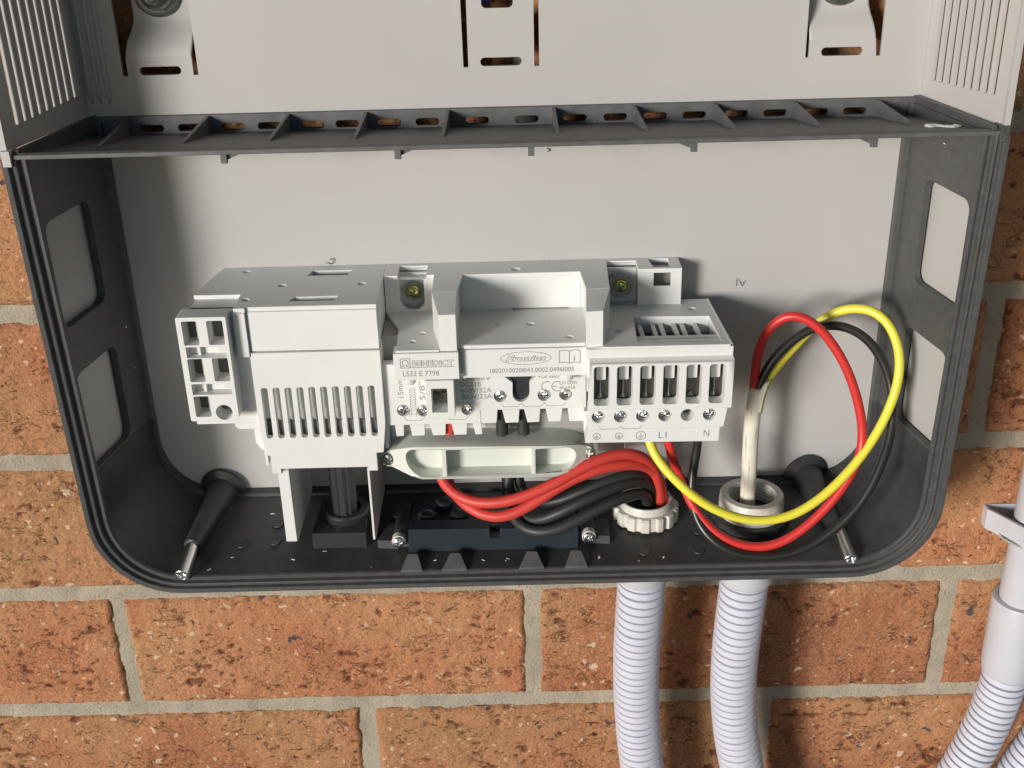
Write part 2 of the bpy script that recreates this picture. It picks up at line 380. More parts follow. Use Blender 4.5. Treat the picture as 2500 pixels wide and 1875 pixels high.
for i in range(len(beds)-1):
    zb, zt = beds[i], beds[i+1]; off = joints(i-i0)
    k0 = int((-1150-off)//240); 
    for k in range(k0, int((1150-off)//240)+1):
        xa, xb = off+240*k, off+240*(k+1)
        vis = xb > -330 and xa < 340 and zt > -470 and zb < 80 and not (xa > -185 and xb < 185 and zb > -280)
        hide = xa > -190 and xb < 190 and zb > -180 and zt < 0
        jx = random.uniform(-1, 1)
        bx0, bx1, bz0, bz1 = xa+4.6+jx, xb-4.6+jx, zb+4.6, zt-4.6
        st = 1.25 if vis else (9.0 if abs(xa) < 700 else 24.0)
        X, Z, F = grid(bx0, bx1, bz0, bz1, st); sd_ = 100+cnt*7
        d = np.minimum(np.minimum(X-bx0, bx1-X), np.minimum(Z-bz0, bz1-Z))
        d = d-0.9*np.clip(fbm(X, Z, 9, 4, sd_)-0.42, 0, 1)*3.0-1.0*fbm(X, Z, 2.6, 3, sd_+3)
        edge = np.clip(1-d/1.3, 0, 3.2)
        rough = (fbm(X, Z, 34, 4, sd_+5)-0.5)*1.7+(fbm(X, Z, 7, 5, sd_+9, 0.72)-0.5)*2.2
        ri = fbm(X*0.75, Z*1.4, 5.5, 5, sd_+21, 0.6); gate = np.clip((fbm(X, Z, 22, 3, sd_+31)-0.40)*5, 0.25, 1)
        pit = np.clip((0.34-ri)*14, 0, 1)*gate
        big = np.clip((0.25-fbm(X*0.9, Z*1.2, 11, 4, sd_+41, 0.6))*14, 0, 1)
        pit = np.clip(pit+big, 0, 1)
        Y = YB+edge*1.6-rough*0.8+pit*1.7
        V = np.stack([X, Y, Z], 1)
        # back box of the brick so that it is a solid
        n = len(V); V = np.vstack([V, [(bx0, YB+100, bz0), (bx1, YB+100, bz0), (bx1, YB+100, bz1), (bx0, YB+100, bz1), (bx0, YB+9, bz0), (bx1, YB+9, bz0), (bx1, YB+9, bz1), (bx0, YB+9, bz1)]])
        F = F+[(n, n+1, n+5, n+4), (n+1, n+2, n+6, n+5), (n+2, n+3, n+7, n+6), (n+3, n, n+4, n+7), (n, n+3, n+2, n+1)]
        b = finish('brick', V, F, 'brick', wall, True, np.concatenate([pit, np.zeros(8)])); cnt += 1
X, Z, F = grid(-520, 520, -620, 240, 2.6)
Y = YB+2.3+(fbm(X, Z, 30, 3, 5)-0.5)*1.6+(fbm(X, Z, 5.5, 4, 9, 0.75)-0.5)*2.6
ms = G(); ms.box(-1300, 1300, YB+5.5, YB+90, -1200, 600); ms.obj('mortar', 'mortar', wall)
mo = finish('mortar', np.stack([X, Y, Z], 1), F, 'mortar', wall, True)

# ================================================================== GREY HOUSING (mounting box of the inverter)
H = thing('mounting_box', (0, 0, -210), 'open charcoal plastic and light grey sheet metal mounting box fixed on the brick wall', 'electrical box')
# back plate with bent tabs and slots (visible above the shelf and behind the block)
def slot(xa, xb, z, r): return rr(xa, xb, z-r, z+r, r*0.98, 5)
holes = []
for cx, xs in ((-152.7, (-169.8, -165.2, -138.4, -136.0)), (-1.0, (-18.2, -15.6, 13.8, 16.0)), (150.5, (134.2, 136.2, 163.2, 168.0))):
    a, b, c, d = xs
    if cx < -100: holes.append([(-169.8, 62), (-169.7, 19.6), (-167.5, 19.6), (-167.4, 28), (-138.2, 28), (-138.2, 19.5), (-136.1, 19.5), (-136.2, 62)])
    elif cx > 100: holes.append([(134.0, 62), (134.4, 20.4), (135.9, 20.4), (135.8, 28), (165.0, 28), (165.9, 20.4), (167.9, 20.4), (167.7, 62)])
    else: holes.append([(a, 62), (a+0.4, 19.8), (b, 19.8), (b, 62)]); holes.append([(c, 62), (c, 19.7), (d, 19.7), (d, 62)])
    holes.append(slot(cx-9.2, cx+9.2, 22.0 if abs(cx) < 100 else (21.7 if cx < 0 else 22.7), 1.85))
holes.append(rr(-9, 4.8, 45, 52, 2, 4))
for xc in (-151, -114.7, -79, -43.6, -1.2, 40.8, 76.8, 113.4, 149.5): holes.append(rr(xc-16.5, xc+16.5, -7, 0.8, 1.5, 3))
g = G(); g.plate('xz', [(-188, -196), (188, -196), (188, 130), (-188, 130)], 0, 2, holes)
back = g.obj('back_plate', 'panel', H)
for x0, x1, z0, z1 in ((-187, -185.5, -196, 128), (185.5, 187, -196, 128), (-185.5, 185.5, -196, -194.5)):
    g = G(); g.box(x0, x1, 2.0, 19.0, z0, z1); g.obj('return_flange', 'panel', H)  # unseen returns, added to keep sun out of the gap behind the plate
# raised fold band of the back plate (faint step)
# pressed vertical beads beside the left and right folds
for s_ in (-1,):
    for xx in (185.6, 181.8, 177.6):
        g = G(); V, F = sweep([Vector((s_*xx, 0.2, z)) for z in (8, 12, 130)], lambda s: 0.7 if s < 1 else 1.3, 8); g.add(V, F); g.obj('pressed_bead', 'panel', H, True)
# folded side flanges of the sheet metal above the shelf, with proud ribs
for s_ in (-1, 1):
    fx = lambda y: s_*(188+0.225*abs(y))
    lou = [(-8.5-5.35*k, (10.5+0.35*k) if s_ > 0 else (12.5-0.2*k)) for k in range(9)]
    g = G(); g.plate('yz', [(0.0, 2), (-60, 2.5), (-60, 130), (0.0, 130)], 0, 1.2, [rr(y-1.45, y+1.45, z0, 120, 1.2, 4) for y, z0 in lou], fn=lambda q: (fx(q[1])+s_*q[0], q[1], q[2]))
    sp = g.obj('side_flange', 'panel', H)
    for y, z0 in lou:
        g = G(); g.plate('yz', rr(y+0.6, y+1.6, z0, 121, 0.3, 2), -1.9 if s_ < 0 else -1.25, 0.9, fn=lambda q: (fx(q[1])+s_*q[0], q[1], q[2]))
        g.obj('louvre', 'panel', sp)
    g = G(); g.box(min(fx(-60), fx(-62.5)+s_*2), max(fx(-60), fx(-62.5)+s_*2), -62.5, -60, 3, 130); g.obj('flange_lip', 'panel', sp)
    # upright corner piece of the plastic where flange and shell meet
# retaining bolts seen at the top
for cx, cz, LR in ((-151.6, 54.0, ((-167.3, -138.2), (-166.9, -137.7), (-166.2, -137.3), (-164.8, -137.0), (-163.8, -136.8), (-163.6, -136.6), (-163.8, -136.6))), (149.4, 51.6, ((135.8, 165.0), (135.6, 164.6), (135.3, 164.0), (135.0, 163.2), (134.9, 162.6), (134.8, 162.4), (134.8, 162.6)))):
    V = []; F = []; zz = (28, 31, 34.5, 38, 41.5, 45, 64); yy = (0, 0.7, 2.6, 5.6, 7.8, 8.6, 8.8)
    for (l, r_), z, y in zip(LR, zz, yy):
        for x in (l, l+0.8, (l+r_)/2, r_-0.8, r_): V += [(x, y-(0.0 if l < x < r_ else 0.0), z), (x, y+2, z)]
    for k in range(6):
        for m_ in range(4):
            p_ = k*10+m_*2; F += [(p_, p_+2, p_+12, p_+10), (p_+1, p_+11, p_+13, p_+3)]
        F += [(k*10, k*10+10, k*10+11, k*10+1), (k*10+8, k*10+9, k*10+19, k*10+18)]
    tb = finish('bolt_tab', V, F, 'panel', H, True)
    g = G(); g.lathe([(10.4, 0), (10.4, -1.4), (9.6, -1.9), (5.5, -2.0)], (cx, 8.7, cz), n=32); g.obj('washer', 'dullsteel', tb, auto=0.6)
    g = G(); g.lathe([(7.4, 0), (7.4, -1.6), (6.6, -3.4), (4.6, -4.6), (3.4, -4.8), (3.3, -7.0), (2.4, -7.6)], (cx, 6.8, cz), n=28); g.obj('bolt', 'dullsteel', tb, auto=0.7)

# plastic shell: one U-shaped loft, side walls with windows set in
def outline(w, h, r, ztop, n=10, wb=None):
    wb = wb if wb is not None else w
    P = [(-w, ztop)]
    for i in range(1, 6): P.append((-w+(w-wb)*i/5, ztop+(h+r-ztop)*i/5))
    for i in range(1, n+1):
        a = PI+PI/2*i/n; P.append((-wb+r+r*math.cos(a), h+r+r*math.sin(a)))
    for (x, z) in [(-x, z) for x, z in reversed(P)]: P.append((x, z))
    return P
def loft(stations, closed=False):
    V = []; F = []; n = None
    for (y, P) in stations:
        n = len(P); V += [(x, y, z) for x, z in P]
    m = len(stations)
    for k in range(m if closed else m-1):
        for i in range(n-1): F.append((k*n+i, k*n+i+1, ((k+1) % m)*n+i+1, ((k+1) % m)*n+i))
    if closed:
        F.append(tuple(k*n for k in range(m))); F.append(tuple(k*n+n-1 for k in range(m)))
    return V, F
ZS = -150
def xin(y): return 184.2+(abs(y)-5)*10.6/55
st = [(0.3, 181.5, -194.3, 30), (-4.5, 181.7, -195.4, 30), (-5.0, 184.2, -197.0, 31), (-60.5, xin(-60.5), -206.8, 37)]
V, F = loft([(y, outline(w, h, r, ZS if abs(w-181.6) > 1 else ZS)) for (y, w, h, r) in st])
# outer skin of the same part
st2 = [(-60.5, 201.5, -211.5, 40), (0.3, 193, -200.5, 36)]
V2, F2 = loft([(y, outline(w, h, r, ZS)) for (y, w, h, r) in st2])
g = G(); g.add(V, F); g.add(V2, F2)
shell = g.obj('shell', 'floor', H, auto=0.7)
# small flange strip of the shell along the back panel above ZS
for s_ in (-1, 1):
    V, F = loft([(0.3, [(s_*181.5, ZS), (s_*181.5, 0)]), (-4.5, [(s_*181.7, ZS), (s_*181.7, 0)]), (-5.0, [(s_*184.2, ZS), (s_*184.2, 0)])])
    g = G(); g.add(V, F); g.obj('foot_strip', 'dark', H)
    win = [rr(-58.5, -21.5, -78.5, -29.0, 6, 5), rr(-58.5, -21.5, -150.2+0.9, -99.8, 6, 5)]
    g = G(); g.plate('yz', [(-5, ZS-0.6), (-60.5, ZS-0.6), (-60.5, 0), (-5, 0)], 0, 3.0, [rr(-58.0, -22, -78.0, -29.5, 5, 5), rr(-58.0, -22, -149.0, -100.5, 5, 5)], fn=lambda q: (s_*(xin(q[1])+q[0]), q[1], q[2]))
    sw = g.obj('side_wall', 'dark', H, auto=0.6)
    g = G(); g.plate('yz', [(-6, -156), (-60.4, -156), (-60.4, 0), (-6, 0)], 4.2, 5.2, fn=lambda q: (s_*(xin(q[1])+q[0]), q[1], q[2]))
    g.obj('side_liner', 'panel', H)
# rim with two raised lips and a groove
def rimst(pts): return [(y, outline(w, -214+(204-w)*d, 40-(204-w)*0.7, 0, wb=w-3.2)) for (y, w, d) in pts]
rp = [(-60.4, 194.6, 0.78), (-61.8, 195.2, 0.78), (-61.8, 196.4, 0.78), (-61.2, 197.0, 0.78), (-61.2, 198.0, 0.8), (-63.4, 198.6, 0.8), (-63.6, 199.6, 0.85), (-62.8, 200.2, 0.85), (-62.8, 201.2, 0.9), (-64.8, 201.8, 0.95), (-65.0, 204.0, 1), (-57.0, 204.2, 1), (-57.0, 201.0, 1)]
V, F = loft(rimst(rp), True); g = G(); g.add(V, F)
rim = g.obj('rim', 'dark', H, auto=0.5)
g = G(); g.box(-92, -55, -62, -48, -216.2, -213.4); g.obj('rim_tab', 'dark', H)
# bosses with metal sleeves, half sunk in the corner of the floor
for s_ in (-1, 1):
    P0 = Vector((s_*152.6, 0, -194.0)); P1 = Vector((s_*159.3, -46, -199.8)); P2 = Vector((s_*160.6, -64, -204.6))
    V = []; F = []
    g = G(); cc = [P0.lerp(P1, t) for t in (0, 0.03, 0.06, 0.5, 1.0)]; rr_ = [12.2, 12.2, 8.2, 5.6, 4.3]
    d = (P1-P0).normalized(); a1 = Vector((1, 0, 0)); a1 = (a1-d*a1.dot(d)).normalized(); a2 = d.cross(a1); n = 24
    for c, r in zip(cc, rr_):
        for i in range(n): V.append(c+a1*(r*math.cos(2*PI*i/n))+a2*(r*math.sin(2*PI*i/n)))
    for k in range(4):
        for i in range(n): F.append((k*n+i, k*n+(i+1) % n, (k+1)*n+(i+1) % n, (k+1)*n+i))
    F.append(tuple(4*n+i for i in range(n))); g.add(V, F)
    bo = g.obj('corner_post', 'floor', H, auto=0.7)
    V = []; F = []; d = (P2-P1).normalized(); a1 = (Vector((1, 0, 0))-d*d.x).normalized(); a2 = d.cross(a1)
    L = (P2-P1).length
    for (t, r) in ((-1, 3.2), (L, 3.6), (L+0.3, 3.3), (L+0.3, 2.5), (L-1.2, 2.2), (L-1.2, 0.01)):
        for i in range(n): V.append(P1+d*t+a1*(r*math.cos(2*PI*i/n))+a2*(r*math.sin(2*PI*i/n)))
    for k in range(5):
        for i in range(n): F.append((k*n+i, k*n+(i+1) % n, (k+1)*n+(i+1) % n, (k+1)*n+i))
    g = G(); g.add(V, F); c = P1+d*(L-0.6)
    g.box(c.x-0.5, c.x+0.5, c.y-0.2, c.y+0.8, c.z-2.1, c.z+2.1)
    g.obj('sleeve', 'steel', bo, auto=0.6)

# shelf between the upper and the lower bay
g = G()
holes = [rr(xc-5.3, xc+5.3, -4.9, -1.7, 1.5, 4) for xc in (-159.6, -142.5, -123, -106.4, -86.8, -71.2, -52.2, -35, -12.5, 10.0, 31.7, 50, 68, 85.7, 104.7, 122.2, 140.8, 158.2)]
g.plate('xz', [(-187.5, -7.5), (187.5, -7.5), (187.5, 2.2), (-187.5, 2.2)], -2.8, -0.4, holes)
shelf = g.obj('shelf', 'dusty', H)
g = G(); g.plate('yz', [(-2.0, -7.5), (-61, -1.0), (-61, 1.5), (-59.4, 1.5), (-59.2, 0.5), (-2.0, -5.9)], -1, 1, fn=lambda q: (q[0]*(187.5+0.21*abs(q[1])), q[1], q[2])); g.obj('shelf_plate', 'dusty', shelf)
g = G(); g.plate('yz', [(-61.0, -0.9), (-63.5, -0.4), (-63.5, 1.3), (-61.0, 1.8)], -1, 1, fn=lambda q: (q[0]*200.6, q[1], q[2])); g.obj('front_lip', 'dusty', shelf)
for xg, xe in zip((-169.7, -133.4, -97.1, -62.3, -25.4, 22.1, 57.9, 94.1, 129.8, 166.7), (-172.6, -137.4, -100.7, -64.1, -26.6, 22.5, 60.6, 98.2, 134.9, 173.7)):
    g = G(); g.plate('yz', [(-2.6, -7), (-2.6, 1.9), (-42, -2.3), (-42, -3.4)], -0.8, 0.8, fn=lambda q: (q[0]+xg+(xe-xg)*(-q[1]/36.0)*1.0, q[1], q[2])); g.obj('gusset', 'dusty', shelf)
for xh, w in ((-115.6, 1), (-44.1, 1), (10.7, 0), (77.6, -1), (151.5, -1)):
    g = G(); g.plate('xz', [(xh-1.3, -1.5), (xh-1.3, -5.6), (xh+1.3, -5.6), (xh+1.3, -1.5)], -57.6, -55.4)
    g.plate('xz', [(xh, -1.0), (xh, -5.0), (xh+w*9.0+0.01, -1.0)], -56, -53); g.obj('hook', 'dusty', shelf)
for s_ in (-1, 1):
    g = G(); g.plate('yz', [(-1, -7), (-62, -1.0), (-62, 3.2), (-1, 2.8)], 0, 2.0, fn=lambda q: (s_*(184.5+0.205*abs(q[1])+q[0]), q[1], q[2])); g.obj('shelf_end', 'dark', shelf)
    g = G(); g.plate('yz', [(-57, -3), (-65, -3), (-65, 3.4), (-57, 3.4)], 0, 3.5, fn=lambda q: (s_*(199.8+q[0]), q[1], q[2])); g.obj('corner_cap', 'panel' if s_ < 0 else 'dark', shelf)

# floor furniture that belongs to the shell
FL = lambda y: -194.5+0.2*y-0.4
for x0, x1 in ((-55.5, -45.1), (-35.6, -23.6), (1.6, 13.6), (23.6, 34.6)):
    c = (x0+x1)/2; g = G()
    V = [(x0, -62.0, -207), (x1, -62.0, -207), (x1, -62.0, -206.0), (x0, -62.0, -206.0), (c-2.2, -54.5, -201.6), (c+2.6, -54.5, -201.6), (c+3.2, -53.5, -206), (c-3.2, -53.5, -206)]
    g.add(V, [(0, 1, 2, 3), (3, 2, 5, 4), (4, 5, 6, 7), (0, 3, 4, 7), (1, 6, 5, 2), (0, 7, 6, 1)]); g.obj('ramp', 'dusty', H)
for x, y in ((62.9, -52.3), (89.5, -52.2), (91.2, -38.8), (-135.9, -40.7), (-119.8, -39.5), (-120, -27), (-60, -22)):
    g = G(); g.lathe([(2.9, -0.1), (2.6, 0.42), (2.2, 0.44), (1.9, 0.40), (0.1, 0.40)], (x, y, FL(y)), 'z', 18, cap0=False); g.obj('floor_dimple', 'floor', H, auto=0.5)
for x in (-55.8, 35.2):                      # channels of the two bar screws
    g = G(); g.plate('xz', rr(x-4.6, x+4.6, -206, -196.6, 3.5), -44.5, -14); g.obj('screw_channel', 'dark', H, auto=0.6)
for x0, x1 in ((-68, -58), (37, 46.5)):
    g = G(); g.plate('xy', [(x0, -45), (x1, -46), (x1, -30), (x0+4, -30)], -205, -199.6); g.obj('foot_pad', 'dark', H)

# ================================================================== CONNECTION BLOCK
B = thing('connection_block', (-25, 0, -137), 'white plastic isolator and terminal block with slotted cover, screwed on the back plate', 'terminal block')
def wp(name, fn, m='white', parent=B, auto=None):
    g = G(); fn(g); return g.obj(name, m, parent, auto=auto)
def dimple_holes(pts, r=2.0): return [circ(x, y, r, 14) for x, y in pts]
def dimples(pts, z, parent, r=2.0, m='white'):
    for x, y in pts:
        g = G(); g.lathe([(r, 0.0), (r*0.75, -0.55), (r*0.4, -0.9), (0.05, -1.0)], (x, y, z), 'z', 14, cap0=False, cap1=False); g.obj('moulding_dimple', m, parent, smooth=True)
# --- left: isolator housing
ld = [(-104.5, -25.2), (-67.8, -25.4), (-118.1, -42.1), (-124.7, -5.9)]
g = G(); g.plate('xy', [(-136.4, -0.3), (-139.0, -10), (-143.0, -35.0), (-121.6, -35.4), (-121.6, -52.5), (-116.6, -52.5), (-116.6, -51.0), (-58.7, -51.0), (-58.7, -0.3)], -74, -72,
    [[(-94.6, -13.2), (-75.6, -13.2), (-74.4, -6.4), (-93.0, -6.6)], [(-98.4, -45.1), (-77.8, -45.1), (-76.8, -39.6), (-96.4, -40)]]+dimple_holes(ld))
hs = g.obj('housing_top', 'white', B); dimples(ld, -72, hs)
for a, b, c, d in ((-96, -73, -14.5, -5.5), (-99.5, -75.5, -46.5, -38.5)):
    g = G(); g.box(a, b, c, d, -79, -78); g.obj('slot_floor', 'pocket', hs)
for a, b, y in ((-94.6, -74.4, -6.2), (-98.4, -76.8, -39.4)): g = G(); g.box(a-0.5, b+0.5, y-0.2, y+0.8, -75.6, -73.9); g.obj('slot_rear_wall', 'white', hs)
wp('housing_body', lambda g: (g.plate('xy', [(-136.2, -0.5), (-142.4, -34.5), (-142.4, -46), (-58.9, -46), (-58.9, -0.5)], -130, -79.0), g.plate('xy', [(-141.6, -33), (-142.4, -34.5), (-142.4, -46.5), (-58.9, -46.5), (-58.9, -0.5), (-136.2, -0.5), (-136.8, -5.5), (-64.0, -5.5), (-64.0, -38.0), (-100, -38)], -79.2, -74.0)), 'white')
wp('housing_foot', lambda g: (g.plate('xz', [(-122.5, -129.5), (-122.5, -146), (-120, -150), (-66, -150), (-66, -129.5)], -40, -6)), 'white')
wp('cover_rim', lambda g: g.box(-121.8, -116.7, -53.6, -46, -95.0, -73.9))
wp('cover_rim', lambda g: g.box(-121.4, -59.0, -50.9, -46, -93.4, -74.0))
wp('seam_panel', lambda g: g.plate('xz', rr(-115.6, -58.7, -92.9, -74.0, 0), -52.0, -50.0))
# the face band right of plug block
wp('plug_backing', lambda g: (g.plate('xz', [(-146, -130.2), (-146, -74), (-121.8, -74), (-121.8, -95.1), (-117.2, -95.1), (-117.2, -130.2)], -49.8, -45.5)))
wp('plug_backing', lambda g: (g.plate('xz', rr(-129, -116.5, -134, -130, 0, rs=(2.5, 2.5, 0, 0)), -48.4, -44)))
# five-way plug block
g = G()
def tslot(z1):
    a, b = z1, z1-5.3
    return [(-142.9, b), (-125.1, b), (-125.1, a-2.3), (-128.6, a-2.3), (-128.6, a), (-142.9, a)]
ph = [rr(-143.2, -136.4, -86.0, -74.6, 0.7), rr(-132.2, -125.2, -86.0, -74.6, 0.7), tslot(-86.9),
      rr(-143.0, -136.2, -103.9, -92.6, 0.7), rr(-132.1, -125.1, -103.8, -92.5, 0.7), tslot(-105.0),
      rr(-142.9, -135.8, -121.4, -111.1, 0.7), circ(-130.0, -119.4, 3.8, 22)]
PB = rr(-145.6, -123.6, -123.6, -72.8, 0, rs=(1, 2.2, 0.4, 0.8))
g.plate('xz', PB, -59.5, -49.8, ph)
pb = g.obj('plug_block', 'white', B, auto=0.5)
g = G()
for (a, b, c, d) in ((-137.6, -136.5, -84, -75), (-137.4, -136.3, -102, -93), (-137.1, -135.9, -119.5, -111)): g.box(a, b, -57, -50, c, d)
g.obj('contact_key', 'shade', pb)
g = G(); g.plate('xz', rr(-144.5, -124.5, -122.5, -74.2, 1), -49.95, -49.82); g.obj('socket_floor', 'pocket', pb)
g = G(); g.box(-142.8, -125.2, -54.5, -53, -92.1, -86.8); g.box(-142.8, -125.2, -54.5, -53, -110.2, -104.9); g.box(-138.4, -137.2, -57, -54.5, -92, -87); g.box(-138.2, -137, -57, -54.5, -110, -105); g.obj('slot_fill', 'white', pb)
# --- slotted cover
x0 = -113.9; pitch_ = 5.40
sl = [rr(x0+k*pitch_+0.12*0, x0+k*pitch_+3.1, -136.9, -110.9, 1.1) for k in range(10)]
outl = [(-116.7, -93.5), (-116.7, -135), (-114.4, -146.0), (-113.3, -146.0), (-113.3, -155.8), (-109.2, -155.8), (-109.2, -153.2), (-67.9, -153.2), (-67.9, -155.3), (-63.8, -155.3), (-63.8, -145.8), (-60.4, -145.6), (-58.5, -130), (-58.5, -93.5)]
g = G(); g.plate('xz', outl, -52.9, -49.6, sl)
cov = g.obj('slotted_cover', 'white', B)
g = G(); g.plate('yz', [(-49.6, -93.6), (-49.6, -145.5), (-38, -150), (-16, -140), (-16, -93.6)], -59.8, -58.5); g.obj('cover_cheek', 'white', cov); g = G(); g.plate('yz', [(-49.6, -95), (-49.6, -153), (-38, -153), (-36, -95)], -116.6, -115.4); g.obj('cover_cheek', 'white', cov)
for k in range(10):
    xc = x0+k*pitch_+1.55
    if k in (0,):
        g = G(); g.box(xc-2.5, xc+2.5, -45.6, -44, -140, -109); g.obj('vent_back', 'pocket', cov); continue
    g = G(); g.box(xc-2.0, xc+2.05, -46.4, -45, -124.6, -109.4); g.box(xc-2.0, xc+0.5, -45.6, -44.4, -131, -124.2); g.box(xc-0.3, xc+2.05, -47.3, -45.6, -138, -131.2)
    g.box(xc+0.4, xc+2.05, -46.8, -44.6, -131.3, -127.6)
    g.obj('vent_baffle', 'white', cov)
g = G(); g.box(-113, -60, -44.2, -43.4, -140, -108); g.obj('vent_rear', 'shade', cov)
# blades reaching down to the floor
for xa, xb in ((-111.0, -105.9), (-68.9, -67.9)):
    g = G(); g.plate('yz', [(-52.2, -155), (-52.2, -194.2), (-49, -195.5), (-2, -196), (-2, -150), (-40, -150)], xa, xb); g.obj('cover_blade', 'white', cov)

# --- centre: carrier with the two posts
cd_ = [(3.4, -11.5)]
nt_ = [[(-19.4, -1.6), (-15.9, -1.6), (-15.9, -0.3), (-11, -0.3)] for _ in ()]
Lpock = rr(-52.2, -39.6, -16.5, -2.6, 0.0)
g = G(); g.plate('xy', [(-58.6, -0.3), (-58.6, -16.2), (-52.0, -16.2), (-52.0, -3.2), (-38.6, -3.2), (-38.6, -15.8), (-34.3, -15.8), (-34.9, -38.4), (-23.6, -38.2), (-21.6, -16.8), (33.3, -16.2), (34.8, -39.0), (45.4, -38.4), (46.3, -11.0), (47.0, -3.2), (60.7, -3.2), (60.7, -15.1), (81.2, -15.1), (81.2, -0.3)], -74, -72,
    [rr(-20.0, -13.6, -1.6, -0.7, 0), rr(19.2, 25.0, -1.6, -0.7, 0), [(68.0, -12.6), (76.2, -12.6), (76.2, -1.2), (66.6, -1.2)]]+dimple_holes(cd_, 2.3))
ct = g.obj('carrier_top', 'white', B); dimples(cd_, -72, ct, 2.3)
wp('carrier_wall', lambda g: (g.box(-58.5, -52.1, -16.0, -0.5, -93, -73.9), g.box(-38.5, -22, -15.9, -0.5, -93.5, -73.9), g.box(-22, 33.6, -16.2, -0.5, -94, -73.9), g.box(33.6, 46.6, -15.9, -0.5, -93.5, -73.9)), 'white')
# screw pockets
g = G(); g.plate('xz', [(-52.1, -93), (-38.5, -93), (-38.5, -73.9), (-52.1, -73.9)], -15.8, -12.8, [rr(-51.6, -40.0, -89.8, -74.1, 5.2, 6, rs=(5.2, 5.2, 0, 0))]); g.obj('screw_pocket', 'white', B)
g = G(); g.box(-52.1, -38.5, -7.0, -5.5, -93, -74); g.obj('pocket_floor', 'white', B)
g = G(); g.box(46.7, 60.6, -8.0, -6.0, -93, -74); g.obj('pocket_floor', 'white', B)
for q in ((46.7, 60.6, -12.5, -8.0, -93.4, -90.8), (-52.1, -38.5, -4.2, -3.2, -74.0, -72.9), (46.7, 60.6, -4.2, -3.2, -74.0, -72.9)): g = G(); g.box(*q); g.obj('pocket_rib', 'white', B)
def phillips(name, m, r=2.75, dome=0.9):
    g = G(); w = r*0.15; l = r*0.62; k = w*1.6
    cross = [(-w, -l), (w, -l), (w, -k), (k, -w), (l, -w), (l, w), (k, w), (w, k), (w, l), (-w, l), (-w, k), (-k, w), (-l, w), (-l, -w), (-k, -w), (-w, -k)]
    o = circ(0, 0, r*0.78, 24)
    def dm(q):
        rr2 = math.hypot(q[0], q[2])/r
        return (q[0], q[1] if q[1] > 0.1 else -dome*(1-rr2*rr2*0.9), q[2])
    g.plate('xz', o, 0, 0.9, [cross], fn=dm, caps=(True, False))
    V = []; F = []; n = 24
    for (q, y) in ((0.78, -dome*(1-0.61*0.9)), (0.93, -dome*0.16), (1.0, 0.2), (1.0, 1.6)):
        V += [(r*q*math.cos(2*PI*i/n), y, r*q*math.sin(2*PI*i/n)) for i in range(n)]
    for a in range(3): F += [(a*n+i, a*n+(i+1) % n, (a+1)*n+(i+1) % n, (a+1)*n+i) for i in range(n)]
    g.add(V, F); g.plate('xz', cross, 0.55, 0.9)
    o = finish(name, g.V, g.F, m, None, False, None, 0.9)
    me = o.data; bpy.data.objects.remove(o); return me
SM = phillips('screw', 'steel'); ZM = phillips('screw', 'zinc', 3.1, 1.6); GM = phillips('screw', 'dullsteel', 3.3, 1.0)
def screw(me, loc, parent, name='screw'):
    o = bpy.data.objects.new(name, me); COL.objects.link(o); put(o, Vector(loc)*S, parent)
    o.rotation_euler = (random.uniform(-0.14, 0.14), random.uniform(0, 1.5), random.uniform(-0.14, 0.14)); return o
for x, y, z in ((-45.6, -10.5, -82.8), (52.9, -12.5, -81.6)):
    screw(ZM, (x, y, z), B, 'zinc_screw')
    g = G(); g.lathe([(4.6 if x < 0 else 6.2, 0), (4.6 if x < 0 else 6.2, -0.9)], (x, y+2.6, z), 'y', 24); g.lathe([(1.8, 4), (1.8, 0)], (x, y, z), 'y', 12); g.obj('screw_washer', 'shade', B, auto=0.6)
# posts
def post(xa, xb, xa2, xb2):
    V = [(xa, -16, -72.05), (xb, -16, -72.05), (xb, -38.3, -72.05), (xa, -38.5, -72.05), (xb2, -61, -73.7), (xa2, -61, -73.9), (xb2, -61, -91), (xa2, -61, -91), (xb, -38.3, -91), (xa, -38.5, -91), (xa, -16, -91), (xb, -16, -91)]
    F = [(0, 1, 2, 3), (3, 2, 4, 5), (5, 4, 6, 7), (0, 3, 9, 10), (3, 5, 7, 9), (1, 11, 8, 2), (2, 8, 6, 4), (10, 9, 8, 11), (9, 7, 6, 8), (0, 10, 11, 1)]
    g = G(); g.add(V, F); return g.obj('guide_post', 'white', B)
post(-34.9, -23.5, -30.9, -23.4); post(34.7, 45.5, 33.4, 40.8)
# right block on the carrier
g = G(); g.plate('xz', [(60.7, -93), (81.2, -93), (81.2, -74), (60.7, -74)], -15.1, -14.0, [rr(68.0, 76.0, -80.8, -74.1, 0)]); g.box(60.7, 62, -14, -0.5, -93, -74); g.box(79.9, 81.2, -12, -0.5, -93, -74); g.box(67.6, 76.4, -14.9, -12.9, -74.2, -72.1)
g.obj('latch_block', 'white', B)
g = G(); g.box(66, 78, -6, -5, -90, -74); g.obj('latch_recess', 'shade', B)
